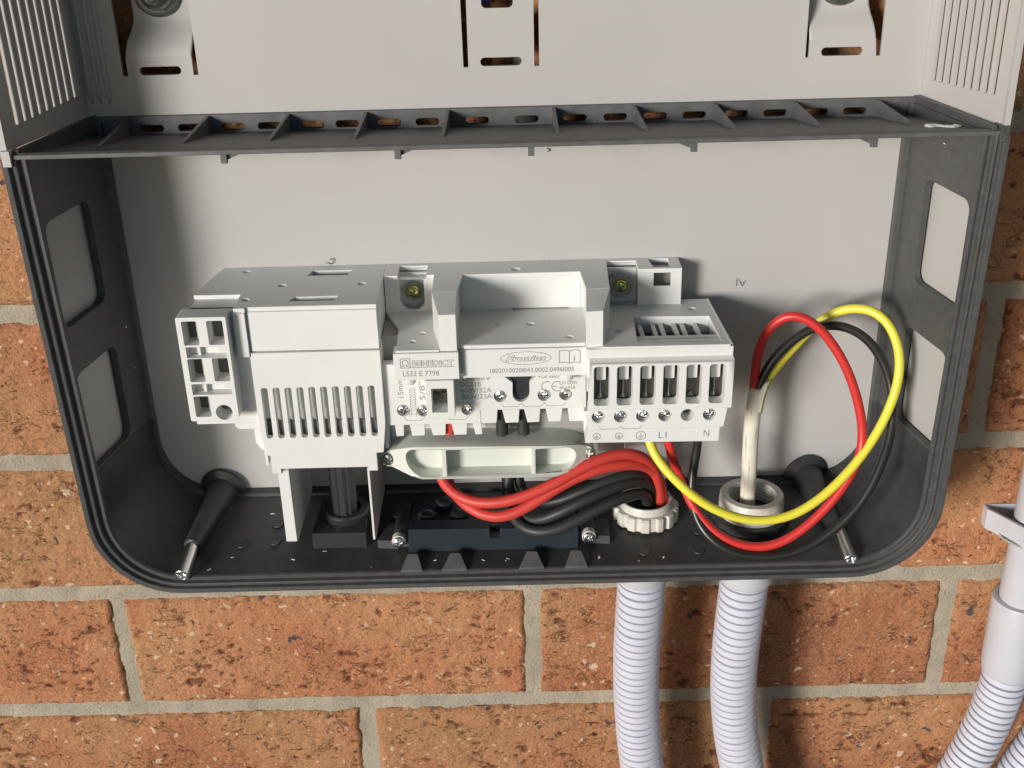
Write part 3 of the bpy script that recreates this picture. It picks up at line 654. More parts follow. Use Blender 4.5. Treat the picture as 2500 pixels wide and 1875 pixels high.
# decks
dd = [(-5.9, -34.4), (9.4, -35.3), (26.4, -51.0)]
g = G(); g.plate('xy', [(-23.4, -16), (-23.4, -57.2), (34.0, -57.2), (34.9, -38), (34.9, -16)], -91.8, -90, dimple_holes(dd, 2.1)); dk = g.obj('deck', 'white', B); dimples(dd, -90, dk, 2.1)
g = G(); g.box(1.5, 27.7, -18.4, -16.3, -93.8, -89.7); g.obj('deck_slot', 'shade', dk)
dd = [(-43.9, -51.7), (-40.0, -42.6)]
g = G(); g.plate('xy', [(-58.5, -16), (-51.2, -36), (-50.1, -61.2), (-31.0, -61.2), (-34.9, -38), (-34.9, -16)], -91.8, -90.2, dimple_holes(dd, 1.9)); dk2 = g.obj('deck', 'white', B); dimples(dd, -90.2, dk2, 1.9)
g = G(); g.box(-58.5, -51.4, -40, -16, -106, -92); g.obj('side_gully', 'shade', dk2)
# right deck with vent grille
dd = [(85.6, -21.6), (48.6, -46.2)]
vent = [(56.3, -58.6), (93.2, -60.4), (92.2, -30.8), (57.2, -29.6)]
g = G(); g.plate('xy', [(40.8, -15), (40.8, -63.0), (96.6, -63.2), (94.4, -9.6), (84, -9.4), (81.3, -9.4), (81.3, -15)], -91.8, -90, [vent]+dimple_holes(dd, 2.0)); dk3 = g.obj('deck', 'white', B); dimples(dd, -90, dk3, 2.0)
g = G(); g.plate('xy', [(p[0]*1+(0.6 if p[0] > 80 else -0.6), p[1]+(0.6 if p[1] > -40 else -0.6)) for p in vent], -99, -98.2); dg_ = g.obj('grille_floor', 'pocket', dk3)
g = G()
for (a, b) in zip(vent, vent[1:]+vent[:1]):
    d = Vector((b[0]-a[0], b[1]-a[1])).normalized(); nx, ny = d.y*0.6, -d.x*0.6
    g.plate('xy', [a, b, (b[0]+nx, b[1]+ny), (a[0]+nx, a[1]+ny)], -98.5, -91.8)
g.obj('grille_wall', 'white', dk3)
for k in range(6):
    xk = 59.2+k*4.9+(1.2 if k % 2 else 0)
    g = G(); g.plate('xy', [(xk+0.3, -59.8), (xk+2.3, -59.8), (xk+1.7, -29.8), (xk-0.3, -29.8)], -95.2, -93.4); g.obj('grille_bar', 'white', dk3)
for k in range(3):
    xk = 66.5+k*9.9; g = G(); g.box(xk, xk+4, -59.4, -54, -97.5, -96); g.obj('grille_web', 'shade', dk3)
g = G(); g.plate('xy', [(96.7, -62.6), (97.4, -62.6), (95.1, -9.8), (94.5, -9.8)], -98, -89.7); g.obj('edge_seam', 'white', dk3)
wp('deck_body', lambda g: (g.box(-24.2, -20.6, -56.5, -16, -107, -91.7), g.box(32, 36, -57, -16, -105, -91.7), g.box(-50.5, -24, -56, -10, -106, -92), g.box(-20.3, 33.2, -54, -10, -107, -92), g.plate('xy', [(34, -12), (34, -50), (96, -50), (94.3, -12)], -118, -99.2)))
# --- label plates
g = G(); g.plate('xz', rr(-51.6, -22.9, -104.1, -91.2, 0, rs=(0.3, 0, 0, 0)), -62.4, -54); lp1 = g.obj('label_plate', 'white', B); tag(lp1, 'left label plate reading LS32 E 7798')
g = G(); g.plate('xz', rr(-21.2, 33.6, -105.6, -92.0, 0.2), -58.3, -52); lp2 = g.obj('label_plate', 'white', B); tag(lp2, 'long label plate with oval logo and serial number')
g = G(); g.plate('xz', rr(-50.4, -31.2, -91.1, -90.3, 0), -61.4, -57); g.plate('xz', rr(-20.4, 33.2, -91.8, -90.1, 0), -57.6, -54); g.obj('plate_ledge', 'white', B)
g = G(); g.box(33.5, 35.2, -62.6, -56, -105, -91.2); g.obj('plate_end', 'white', B)
yL = -62.45
# boxed emblem + outlined word
strokes([[(-48.6, -93.6), (-44.4, -93.6), (-44.4, -98.1), (-48.6, -98.1), (-48.6, -93.6)], arc(-46.5, -95.7, 1.35, -60, 240), [(-48.1, -97.4), (-47.2, -97.4), (-47.0, -96.9)], [(-44.9, -97.4), (-45.8, -97.4), (-46.0, -96.9)], [(-44.0, -97.9), (-25.0, -97.9)]], yL, 0.28, 'emblem', 'print', lp1)
text('BENEDICT', -43.6, yL, -97.2, 2.6, parent=lp1, wide=18.4, bold=0.10, outline=0.09)
text('LS32 E 7798', -48.0, yL, -102.2, 2.6, parent=lp1, wide=16.0)
yL = -58.35
strokes([arc(6.8, -96.6, 11.2, 0, 360, 40, 3.1), [(-4.2+22.3-0.1, 0)]*1], yL, 0.22, 'oval_emblem', 'print', lp2)
text('Fronius', -2.3, yL, -97.9, 2.7, parent=lp2, wide=18.4, shear=0.35, bold=0.14, outline=0.09)
bx = 21.7
strokes([[(bx, -93.4), (bx, -99.4), (bx+2.2, -99.0), (bx+4.4, -99.6), (bx+6.6, -99.0), (bx+9.2, -99.4), (bx+9.2, -93.4), (bx+6.8, -93.1), (bx+4.5, -93.6), (bx+2.2, -93.1), (bx, -93.4)], [(bx+4.5, -93.6), (bx+4.4, -99.6)]], yL, 0.3, 'manual_symbol', 'print', lp2)
text('i', bx+6.2, yL, -98.3, 3.0, parent=lp2, bold=0.05)
text('18020100208I43.0002.0496I005', -9.9, yL, -103.5, 2.25, parent=lp2, wide=37.5)
# round pegs under the plates
for x in (-45.3, 25.4):
    g = G(); g.lathe([(2.9, 0), (2.7, -3.2), (2.1, -4.0), (0.1, -4.1)], (x, -57.5 if x < 0 else -54.5, -104.0 if x < 0 else -105.5), 'z', 20); g.obj('peg', 'white', B, auto=0.7)
# test socket
g = G(); g.plate('xz', rr(-38.2, -25.6, -123.4, -106.8, 0.3), -63, -46, [rr(-35.7, -28.6, -120.3, -108.4, 0.2)]); g.plate('xy', [(-38.2, -63), (-25.6, -63), (-25.6, -46), (-38.2, -46)], -106.8, -104.4)
ts = g.obj('test_socket', 'white', B)
g = G(); g.box(-35.9, -28.4, -52, -50, -121, -108); g.obj('socket_back', 'shade', ts)
g = G(); g.box(-31.6, -29.6, -54, -52, -112, -108); g.box(-35.2, -33.4, -55, -52, -118.5, -115); g.box(-31.8, -29.8, -55, -52, -118, -114.5); g.obj('socket_contact', 'pocket', ts)
# --- lower DC strip
yS = -50.0
hp = [circ(x, z, 3.0, 22) for x, z in ((-50.0, -125.6), (-40.8, -125.9), (-20.3, -125.8), (-5.2, -119.4), (15.0, -119.4), (24.9, -119.3))]
key = [(-2.6, -104.0), (-2.6, -109.8), (0.6, -112.6)]+[(4.4+3.9*math.cos(a), -118.6+3.9*math.sin(a)) for a in [PI+PI*i/10 for i in range(11)]]+[(8.3, -112.6), (11.3, -109.8), (11.3, -104.0)]
g = G(); g.plate('xz', [(-58.4, -102), (-58.4, -133), (-14.6, -133), (-14.6, -126.3), (34.3, -126.3), (34.3, -102)], yS, yS+5, hp+[key])
dc = g.obj('dc_strip', 'white', B, auto=0.5)
for x, z in ((-50.0, -125.2), (-40.8, -125.5), (-20.3, -125.3), (-5.2, -118.9), (15.0, -118.9), (24.9, -118.8)): screw(SM, (x, yS+0.9, z), dc, 'terminal_screw')
g = G(); g.lathe([(4.0, 3.0), (4.0, 0)], (4.4, yS+2.5, -118.6), 'y', 24); g.box(0.4, 8.4, yS+2.2, yS+5, -118, -104); g.obj('lock_pin', 'black', dc, auto=0.6)
def tooth(x0, x1, x2, x3, zt, zb, y): return [(x0, zt), (x1, zb), (x2, zb), (x3, zt)]
g = G()
for q in ((-54.3, -50.8, -47.1, -46.3), (-43.0, -41.0-0.2, -35.0, -34.4), (-33.0, -31.3+0.2, -27.6+0.2, -27.4), (-28.4+4.0, -27.4+4.4-0.8, -18.4, -17.6), (-17.4-0.6+1.4, -15.9, -12.9+0.2, -12.9)):
    pass
for (a, b, c, d) in ((-51.8, -50.8, -47.1, -46.4), (-42.8, -41.0, -35.2, -34.6), (-32.6, -31.3, -25.9, -25.6), (-22.4, -21.6+0.2, -15.9+0.2, -15.6), (-12.8-5.0+4.2, -12.2, -8.9, -8.6)): pass
for (a, b, c, d) in ((-51.8, -50.8, -47.0, -46.6), (-43.6, -42.6, -36.9, -36.9), (-34.1, -32.8, -26.9, -26.6), (-23.4, -22.6, -16.9, -16.6)): pass
teeth = [(290, 300, 378, 385), (450, 470, 605, 610), (665, 695, 828, 838), (900, 925, 1057, 1065), (1125, 1155, 1225, 1225)]
ex = lambda px: -67.0+(px)*0.0431
for (a, b, c, d) in teeth: g.plate('xz', [(ex(a), -133.05), (ex(b), -139.0), (ex(c), -138.9), (ex(d), -133.05)], yS+0.2, yS+3)
for (a, b, c, d) in ((1215, 1215, 1385, 1400), (1450, 1482, 1622, 1635), (1685, 1718, 1845, 1858), (1915, 1945, 2075, 2095), (2150, 2170, 2350, 2350)):
    g.plate('xz', [(ex(a), -126.3), (ex(b), -133.3), (ex(c), -133.2), (ex(d), -126.3)], yS+0.2, yS+3)
g.obj('terminal_tooth', 'white', dc)
# body behind the strip
wp('strip_body', lambda g: (g.box(-58.3, 34, -36, -0.5, -150, -107)), 'white', dc)
wp('strip_recess', lambda g: (g.box(-13.0, 34, -36.4, -36, -149, -127)), 'shade', dc)  # thin grey sheet: shade below the strip put into the colour
# print on the strip
text('15mm', -49.7, yS-0.05, -119.6, 2.5, parent=dc, rot=PI/2, wide=9.0)
text('5/8"', -39.6, yS-0.05, -120.6, 2.7, parent=dc, rot=PI/2, wide=9.5)
strokes([[(-46.6, -114), (-46.6, -128.8)], [(-44.2, -114), (-44.2, -128.8)]]+[[(-46.6, z), (-44.2, z+1.6)] for z in np.arange(-126, -114, 1.2)]+[[(-47.6, -126), (-47.6, -128.6)], [(-42.6, -126), (-42.6, -128.6)], [(-47.6, -127.4), (-42.6, -127.4)]], yS-0.02, 0.2, 'strip_gauge', 'print', dc)
text('DC21B', -23.6, yS-0.05, -113.9, 2.3, parent=dc, wide=9.5)
text('600V/32A', -23.3, yS-0.05, -117.2, 2.5, parent=dc, wide=14.0)
text('800V/23A', -23.1, yS-0.05, -120.3, 2.5, parent=dc, wide=14.0)
text('Ui=6kV', -22.5, yS-0.05, -111.0, 2.0, parent=dc, wide=13.0)
text('VDE 0660', 12.2, yS-0.05, -110.6, 1.9, parent=dc, wide=9.6)
text('Ith=42A', 22.0, yS-0.05, -116.5, 1.9, parent=dc, wide=7.2)
text('Ui=1000V', 22.0, yS-0.05, -114.2, 1.9, parent=dc, wide=8.2)
strokes([arc(16.3, -114.9, 2.5, 60, 300, 12), arc(21.0, -114.9, 2.5, 60, 300, 12), [(19.0, -114.9), (20.8, -114.9)]], yS-0.02, 0.35, 'ce_mark', 'print', dc)
strokes([[(-50, -129.0), (-48.5, -130.8), (-42.0, -130.8), (-40.4, -129.0)], [(-30.4, -129.2), (-28.6, -130.9), (-21.6, -130.9), (-20.2, -129.2)],
         [(-5.0, -123.2), (-3.8, -124.8), (2.6, -124.8), (4.4, -123.2), (6.0, -124.9), (13.4, -124.9), (15.0, -123.1), (16.4, -124.9), (23.6, -124.9), (25.0, -123.2)]], yS-0.02, 0.22, 'link_line', 'print', dc)

# --- right AC terminal row
yW = -66.0
xs6 = [40.15+10.2*k for k in range(6)]
g = G(); g.plate('xz', [(34.0, -91), (97.9, -91), (97.9, -95.4), (34.8, -95.2)], -63.2, -50); g.plate('xz', [(35.2, -90.95), (97.6, -90.95), (97.6, -90.2), (40.5, -90.2)], -62.6, -56); band = g.obj('cover_band', 'white', B)
g = G(); V = [(34.8, -63.2, -95.2), (97.9, -63.2, -95.4), (98.3, -66, -96.6), (34.8, -66, -96.3)]
wh = [rr(x-3.55, x+3.5, -117.4, -98.2, 1.5, 5) for x in xs6]
g.plate('xz', [(34.4, -119.4), (34.8, -96.3), (98.3, -96.5), (98.1, -119.8)], yW, yW+7, wh)
g.add(V, [(0, 1, 2, 3)]); g.add([(34.8, -66, -96.3), (98.3, -66, -96.5), (98.3, -58, -95.5), (34.8, -58, -95.3)], [(0, 1, 2, 3)])
wr = g.obj('window_row', 'white', B, auto=0.5)
g = G(); g.box(35, 97.6, -57.0, -45, -120, -96); g.obj('window_back', 'pocket', wr)
for k, x in enumerate(xs6):
    g = G(); g.plate('xz', rr(x-2.1, x+2.1, -107.3, -97.0, 0.5), -60.2, -56.9); g.obj('clamp_tab', 'white', wr)
    if k != 4:
        g = G(); g.box(x-0.45, x+0.0, -59.6, -57, -116.4, -107.2); g.obj('clamp_blade', 'steel', wr)
    g = G(); g.plate('xz', [(x-1.5, -117.4), (x-0.2, -114.6), (x+1.2, -117.4)], -57.8, -56.9); g.obj('clamp_foot', 'shade', wr)
xs = [38.85+10.0*k for k in range(6)]
g = G(); g.plate('xz', [(34.4, -130.6), (34.4, -119.4), (96.9, -119.8), (95.3, -130.2)], -64.4, -56, [circ(x, -123.9, 3.0, 22) for x in xs]); sr = g.obj('screw_row', 'white', B, auto=0.5)
for k, x in enumerate(xs):
    if k != 4: screw(SM, (x+0.1, -63.0, -123.3), sr, 'terminal_screw')
g = G(); g.lathe([(2.95, 0.5), (2.95, -0.2)], (xs[4], -56.0, -123.9), 'y', 20); g.obj('empty_screw_hole', 'pocket', sr)
g = G(); g.plate('xz', [(33.0, -137.2), (34.4, -130.5), (93.9, -130.5), (93.6, -137.8)], -63.9, -54); sy = g.obj('symbol_strip', 'white', B)
g = G(); g.box(33.0, 93.0, -54, -44, -137, -126); g.obj('strip_underside', 'white', sy)
strokes([[(39.0, -128.6), (40.3, -130.0), (47.6, -130.0), (48.8, -128.8), (50.0, -130.0), (57.4, -130.0), (58.6, -128.6)]], -64.44, 0.22, 'link_line', 'print', sr)
for x, r in ((38.2, 1.65), (48.3, 1.65), (58.2, 2.15)):
    z = -134.0
    strokes([arc(x, z, r, 0, 360, 24), [(x, z+r*0.62), (x, z-r*0.15)], [(x-r*0.62, z-r*0.15), (x+r*0.62, z-r*0.15)], [(x-r*0.4, z-r*0.42), (x+r*0.4, z-r*0.42)], [(x-r*0.18, z-r*0.66), (x+r*0.18, z-r*0.66)]], -63.94, 0.24, 'earth_symbol', 'print', sy)
text('L1', 65.9, -63.95, -135.6, 3.5, parent=sy, wide=3.6); text('N', 86.4, -63.95, -135.2, 3.5, parent=sy, wide=2.5)
wp('rear_foot', lambda g: (g.box(57, 78, -12, -0.5, -188, -137), g.box(42, 55, -22, -1, -165, -137), g.box(35, 84, -44, -0.5, -137, -99.5)), 'white', B)

# ================================================================== CABLE CLAMP COVER
Cl = thing('clamp_cover', (-12, -45, -159), 'cream white curved clamp cover with three pockets under the terminal strip', 'clamp cover')
def yf(q):
    x, y, z = q; e = max(0.0, -43-x)/19.0 if x < 0 else max(0.0, x-20)/18.0
    return (x, y+(11*min(e, 1.2)**1.3 if y < -50 else 0), z)
o = [(-62, -150.2), (-59, -148.6), (-54, -146.0), (-50.5, -144.4), (-46.5, -143.0), (-43, -142.3), (-30, -142.5), (-10, -142.8), (10, -143.2), (20, -143.5), (26, -144.6), (31, -146.2), (37, -149.5), (38.6, -152), (38, -155), (31, -158), (26, -159.2), (20, -159.8), (0, -159.8), (-20, -159.7), (-43, -159.5), (-48, -158.8), (-55, -157.2), (-62, -156.0)]
def rrn(x0, x1, z0, z1, rs, n=6): return rr(x0, x1, z0, z1, 0, n, rs)
pk = [rrn(-50.4, -33.2, -158.4, -143.9, (9, 0.4, 0.4, 5.5)), rrn(-31.2, 8.6, -158.3, -144.2, (0.4,)*4), rrn(10.4, 29.6, -158.0, -144.9, (0.4, 7, 7, 0.4))]
g = G(); g.plate('xz', o, -55, -46, pk, fn=yf); cf = g.obj('clamp_face', 'cream', Cl, auto=0.5)
g = G(); g.plate('xz', o, -46.2, -27); g.obj('clamp_body', 'cream', Cl, auto=0.5)
for x, z in ((-59.2, -153.0), (35.8, -152.6)):
    screw(GM, (x, -46.5 if x < 0 else -45.5, z), Cl, 'clamp_screw')
g = G(); g.plate('xz', [(-64, -150.6), (-60, -157.4), (-54, -157.6), (-54, -149)], -45.6, -40); g.obj('clamp_ear', 'cream', Cl)

# ================================================================== THINGS ON THE FLOOR OF THE BOX
sh = thing('drive_shaft', (-85, -30, -203), 'black ribbed shaft standing in a round collar on a square foot, behind the white blades', 'shaft')
g = G(); g.lathe([(6.0, 0), (6.0, -50)], (-85, -30, -148), 'z', 48, rfn=lambda a, d: 1+0.05*(1 if math.sin(a*12) > 0 else -1)); g.obj('shaft_rod', 'black', sh, auto=0.5)
g = G(); g.lathe([(7.4, 0), (10.8, 0), (11.6, -1.0), (11.2, -5), (9.6, -7), (7.2, -10), (7.2, -1)], (-84.6, -27.5, -190.5), 'z', 32, cap0=False, cap1=False); g.obj('collar', 'black', sh, auto=0.6)
g = G(); g.plate('xy', [(-100, -44.4), (-73.4, -44.4), (-74.5, -10), (-99, -10)], -204, -195.2, [circ(-85, -27, 9.4, 28)]); g.plate('xy', [(-98, -43), (-75, -43), (-75, -11), (-98, -11)], -204.1, -200.4); g.obj('square_foot', 'black', sh)

tb = thing('terminal_bar', (-11, -47, -204), 'blue black plastic bar with a notch, screwed on the box floor below the red cables', 'terminal bar')
g = G(); g.plate('xz', [(-52.6, -204.4), (30.8, -204.6), (30.8, -192.6), (-7.5, -192.2), (-7.5, -197.6), (-12.4, -197.6), (-12.4, -192.0), (-52.0, -191.6)], -48.4, -40); g.plate('xz', [(-52.0, -204), (30.5, -204), (30.5, -196), (-52, -196)], -40.2, -14); g.obj('bar_body', 'bluebar', tb)
for x, y, z in ((-57.2, -48.6, -198.6), (36.1, -48.3, -198.6)):
    screw(phillips('screw', 'steel', 3.0, 0.8), (x, y, z), tb, 'bar_screw')
    g = G(); g.lathe([(3.4, 0), (3.4, 3.5)], (x, y+0.4, z), 'y', 24); g.obj('screw_collar', 'nylon', tb, auto=0.6)
for x, y in ((-35.9, -20.5), (-43.9, -32.5), (-27.9, -32.5), (-20, -20.5)):
    g = G(); g.lathe([(4.6, 0), (4.4, 3.4), (3.2, 4.2), (2.6, 3.6), (0.2, 3.5)], (x, y, -196.2), 'z', 20); g.obj('cable_plug', 'black', tb, auto=0.6)

# conduit nut (left) with its thread ring
def castle(a, d): return 1.0 if (a*14/(2*PI)) % 1 < 0.62 else 0.925
nu = thing('conduit_nut', (66.2, -25.4, -200), 'off white nylon ring nut with grip notches round the red and black cables', 'ring nut')
g = G(); g.lathe([(13.4, 0), (16.6, 0.1), (16.6, 6.3), (15.8, 7.2), (13.2, 7.2)], (66.3, -25.2, -201.6), 'z', 112, cap0=False, cap1=False, rfn=lambda a, d: castle(a, d)); g.obj('grip_ring', 'nylon', nu, auto=0.5)
g = G(); g.lathe([(13.3, -2), (13.3, 10.0), (12.9, 10.8), (12.0, 10.8), (11.4, 10.0), (11.2, -6)], (66.3, -25.2, -201.2), 'z', 48, cap0=False, cap1=False); g.obj('thread_ring', 'nylon', nu, auto=0.6)
g = G(); g.lathe([(11.3, 0), (0.1, 0)], (66.3, -25.2, -199.5), 'z', 32); g.obj('inner_floor', 'black', nu)
# adapter (right)
ad = thing('conduit_adapter', (118.6, -25, -200), 'off white threaded conduit adapter with the dirty white cable in its open end', 'conduit adapter')
V = []; prof = [(15.2, -6)]
for k in range(8): prof += [(16.2, -5+k*1.9), (15.7, -5+k*1.9+0.95)]
prof += [(15.9, 11.0), (15.3, 11.8), (12.0, 11.8), (11.6, 11.0)]
for k in range(6): prof += [(11.7, 10-k*1.8), (11.2, 9.1-k*1.8)]
g = G(); g.lathe(prof, (119.4, -26.5, -200.6), 'z', 48, cap0=False, cap1=False); g.obj('threaded_ring', 'nylon', ad, auto=0.9)
g = G(); g.lathe([(11.6, 0), (0.1, 0)], (119.4, -26.5, -200.8), 'z', 32); g.obj('inner_floor', 'black', ad)
g = G(); g.lathe([(17, -3), (20.5, -3), (20.5, 1.2), (17, 1.2)], (119.4, -25.5, -200.6), 'z', 12, cap0=False, cap1=False); g.obj('lock_nut', 'black', ad)
ul = M['blackc']
for x, y in ((62.5, -31), (69.0, -31.5)):
    g = G(); g.lathe([(2.7, -6), (2.7, 3.6), (2.2, 4.2), (0.1, 4.2)], (x, y, -199), 'z', 18)
    c = g.obj('cable_end', 'blackc', None, auto=0.7); tag(c, 'round black cable end showing inside the notched ring nut, %s of the pair' % ('left' if x < 65 else 'right'), 'cable', 'black cable ends in the ring nut')

# ================================================================== WIRES
WR = {
'yellow':[(62.1,-44.0,-136.8),(63.1,-46.0,-147.2),(66.3,-50.0,-152.1),(70.7,-54.0,-157.4),(76.2,-57.0,-162.9),(82.6,-60.0,-168.8),(92.3,-61.0,-176.1),(103.5,-61.0,-181.8),(112.4,-60.0,-184.3),(122.9,-60.0,-184.5),(133.5,-59.0,-182.6),(144.9,-57.0,-178.0),(163.2,-52.0,-159.2),(170.6,-48.0,-147.2),(177.8,-44.0,-133.0),(181.6,-41.0,-122.3),(181.9,-38.0,-110.0),(179.3,-35.0,-100.0),(175.0,-31.0,-93.3),(169.5,-27.0,-89.7),(162.4,-23.0,-90.0),(155.1,-20.0,-92.5),(149.2,-17.0,-97.0),(141.6,-17.0,-106.0),(133.3,-19.0,-115.0),(126.8,-22.0,-122.1),(121.9,-25.0,-126.0),(119.2,-28.0,-132.4),(118.2,-29.0,-141.5)],
'red':[(72.2,-44.0,-137),(72.9,-45.0,-148.0),(74.8,-44.0,-155.2),(78.1,-43.0,-164.0),(81.5,-43.0,-170.8),(83.3,-45.0,-176.9),(85.3,-48.0,-183.0),(90.6,-51.0,-187.1),(94.7,-54.0,-193.6),(102.0,-57.0,-197.8),(111.0,-58.0,-200.2),(118.9,-59.0,-200.5),(126.8,-59.0,-198.2),(134.4,-59.0,-194.3),(143.4,-57.0,-187.1),(157.2,-55.0,-170.2),(162.3,-51.0,-161.3),(165.4,-48.0,-153.5),(165.9,-46.0,-144.2),(163.0,-45.0,-132.9),(158.7,-43.0,-119.9),(154.4,-40.0,-110.6),(148.5,-38.0,-100.8),(142.3,-36.0,-94.1),(134.8,-34.0,-88.8),(128.4,-32.0,-88.4),(122.3,-30.0,-93.1),(117.8,-28.0,-101.4),(116.3,-27.0,-112.5),(116.0,-27.0,-123.3),(116.0,-28.0,-132.3),(116.4,-29.0,-141.4)],
'black':[(88.9,-40.0,-137),(88.7,-40.0,-151.2),(88.0,-40.0,-156.8),(86.9,-41.0,-163.8),(86.1,-42.0,-170.0),(85.2,-44.0,-176.5),(86.3,-48.0,-183.8),(87.8,-52.0,-188.9),(91.8,-56.0,-194.7),(97.8,-60.0,-198.6),(105.3,-61.0,-202.0),(113.2,-62.0,-203.3),(122.8,-62.0,-203.7),(131.8,-62.0,-202.7),(139.6,-62.0,-199.7),(155.9,-60.0,-189.0),(164.3,-58.0,-179.3),(169.8,-55.0,-168.3),(174.5,-51.0,-158.4),(179.0,-46.0,-147.8),(181.4,-40.0,-138.3),(180.2,-36.0,-127.0),(176.3,-34.0,-115.5),(171.0,-31.0,-106.8),(164.2,-28.0,-100.3),(156.8,-26.0,-98.0),(149.4,-25.0,-97.8),(142.2,-24.0,-99.6),(135.3,-25.0,-103.1),(128.6,-26.0,-109.4),(123.3,-27.0,-116.5),(118.6,-28.0,-123.7),(116.9,-29.0,-131.9),(116.9,-30.0,-140.9)],
'sheath':[(117.7,-28.4,-129.0),(116.8,-29.0,-133.6),(115.9,-30.0,-143.3),(115.7,-30.0,-155.5),(116.2,-30.0,-168.0),(116.7,-29.0,-181.3),(116.9,-28.0,-187.4),(117.4,-27.0,-200.6)],
'redA':[(-33.0,-30,-130),(-36,-33,-150),(-39.0,-38.0,-164.0),(-34.9,-42.0,-168.2),(-31.3,-46.0,-171.6),(-26.3,-50.0,-173.4),(-20.1,-53.0,-174.3),(-13.0,-55.0,-174.1),(-5.4,-56.0,-172.9),(3.4,-56.0,-170.6),(12.2,-55.0,-167.4),(21.1,-53.0,-164.0),(29.5,-50.0,-160.0),(38.6,-47.0,-155.8),(47.6,-44.0,-154.2),(55.9,-41.0,-155.1),(62.5,-38.0,-158.7),(67.0,-35.0,-164.7),(70.3,-32.0,-172.2),(72.3,-29.0,-181.5),(73.6,-27.0,-190.3),(74.0,-26.0,-203.7)],
'redB':[(-29,-30,-130),(-33,-33,-150),(-36.4,-36.0,-166.0),(-32.4,-40.0,-170.4),(-29.2,-44.0,-173.9),(-25.1,-49.0,-176.7),(-20.8,-52.0,-178.4),(-15.3,-55.0,-180.4),(-8.9,-57.0,-181.2),(-2.6,-57.0,-180.0),(4.7,-56.0,-177.1),(13.0,-54.0,-171.8),(20.7,-52.0,-167.3),(27.4,-50.0,-164.1),(36.4,-48.0,-161.3),(45.4,-45.0,-160.4),(54.6,-42.0,-160.8),(61.7,-38.0,-163.3),(67.7,-34.0,-167.9),(72.0,-30.0,-175.0),(74.5,-27.0,-183.8),(75.3,-25.0,-192.6),(75.7,-24.0,-203.0)],
'blkA':[(-4,-28,-140),(-7.7,-30.0,-170.8),(-0.9,-34.0,-185.8),(0.6,-40.0,-190.8),(6.2,-45.0,-191.6),(13.5,-49.5,-187.9),(20.7,-51.0,-183.0),(29.6,-50.0,-178.1),(38.7,-48.0,-174.9),(47.9,-44.0,-172.9),(57.2,-40.0,-171.9),(64.6,-35.0,-174.0),(69.0,-30.0,-180.3),(70.2,-26.0,-189.7),(70.2,-24.0,-203.8)],
'blkB':[(5,-28,-140),(-8.6,-30.0,-172.6),(-3.0,-38.0,-187.1),(-1.1,-45.0,-190.5),(3.7,-51.0,-192.0),(11.6,-54.0,-193.2),(20.6,-54.0,-191.0),(29.6,-52.0,-186.7),(38.7,-49.0,-182.6),(47.8,-46.0,-179.5),(57.1,-42.0,-178.0),(63.6,-37.0,-179.6),(67.0,-32.0,-184.9),(67.2,-28.0,-192.2),(66.7,-26.0,-203.5)],
'blkC':[(2,-26,-140),(-0.9,-28.0,-174.2),(1.2,-34.0,-184.0),(10.5,-40.0,-186.2),(20.9,-46.0,-180.8),(32.2,-45.0,-174.5),(43.5,-43.0,-169.7),(52.7,-40.0,-168.6),(60.7,-36.0,-169.6),(66.8,-31.0,-174.3),(70.7,-27.0,-182.1),(72.1,-24.0,-192.1),(72.4,-22.0,-203.1)],
}
for k_ in ('yellow', 'red', 'black'):
    WR[k_] = [(x+0.45*math.sin(i*2.1+len(k_)), y, z+0.45*math.cos(i*1.7+len(k_))) for i, (x, y, z) in enumerate(WR[k_])]
tag(tube('yellow_wire', WR['yellow'], 2.2, 'yellow'), 'yellow insulated wire looping from the earth terminal to the white sheathed cable', 'wire')
tag(tube('red_wire', WR['red'], 2.2, 'red'), 'bright red wire looping from terminal L1 to the white sheathed cable', 'wire')
tag(tube('black_wire', WR['black'], 2.2, 'blackw'), 'glossy black wire looping from terminal N to the white sheathed cable', 'wire')
sw_ = thing('sheathed_cable', (116.5, -29, -200), 'dirty white flat sheathed cable standing in the threaded adapter', 'cable')
V, F = sweep(catmull(smoothpts(WR['sheath'], 1), 1.5), lambda s: 3.0 if s > 2 else 2.7, 18, 1.28); finish('sheath', V, F, 'sheath', sw_, True)
g = G(); g.plate('xz', [(117.2, -130.5), (120.5, -124.4), (122.2, -124.0), (119.9, -133), (119.2, -140.0), (117.6, -140)], -32.4, -31.6); g.obj('split_flap', 'sheath', sw_)
grp = 'red cables running into the ring nut'
tag(tube('red_cable', WR['redA'], 2.75, 'redd'), 'upper of the two thick red cables arching over into the ring nut', 'cable', grp)
tag(tube('red_cable', WR['redB'], 2.75, 'redd'), 'lower of the two thick red cables sagging nearest the bar', 'cable', grp)
grp = 'black cables running into the ring nut'
tag(tube('black_cable', WR['blkA'], 2.8, 'blackc'), 'middle one of the three thick black cables bending into the ring nut', 'cable', grp)
tag(tube('black_cable', WR['blkB'], 2.8, 'blackc'), 'lowest of the three thick black cables, curling in front of the bar', 'cable', grp)
tag(tube('black_cable', WR['blkC'], 2.5, 'blackc'), 'rearmost black cable just beneath the red cables', 'cable', grp)
for x, m, n_, lb in ((-52.0, 'red', 'red_wire', 'short dark red wire end between the leftmost teeth of the strip'), (-44.6, 'red', 'red_wire', 'red wire end glimpsed between teeth under the second strip screw'), (-29.4, 'red', 'red_wire', 'bright red wire end between the teeth left of the fourth screw')):
    pass
g = G(); g.lathe([(2.6, 0), (2.6, -10.0)], (-29.6, -45.5, -130), 'z', 14); o_ = g.obj('red_wire', 'redd', auto=0.7); tag(o_, 'bright red wire stub between two white teeth of the terminal strip', 'wire')
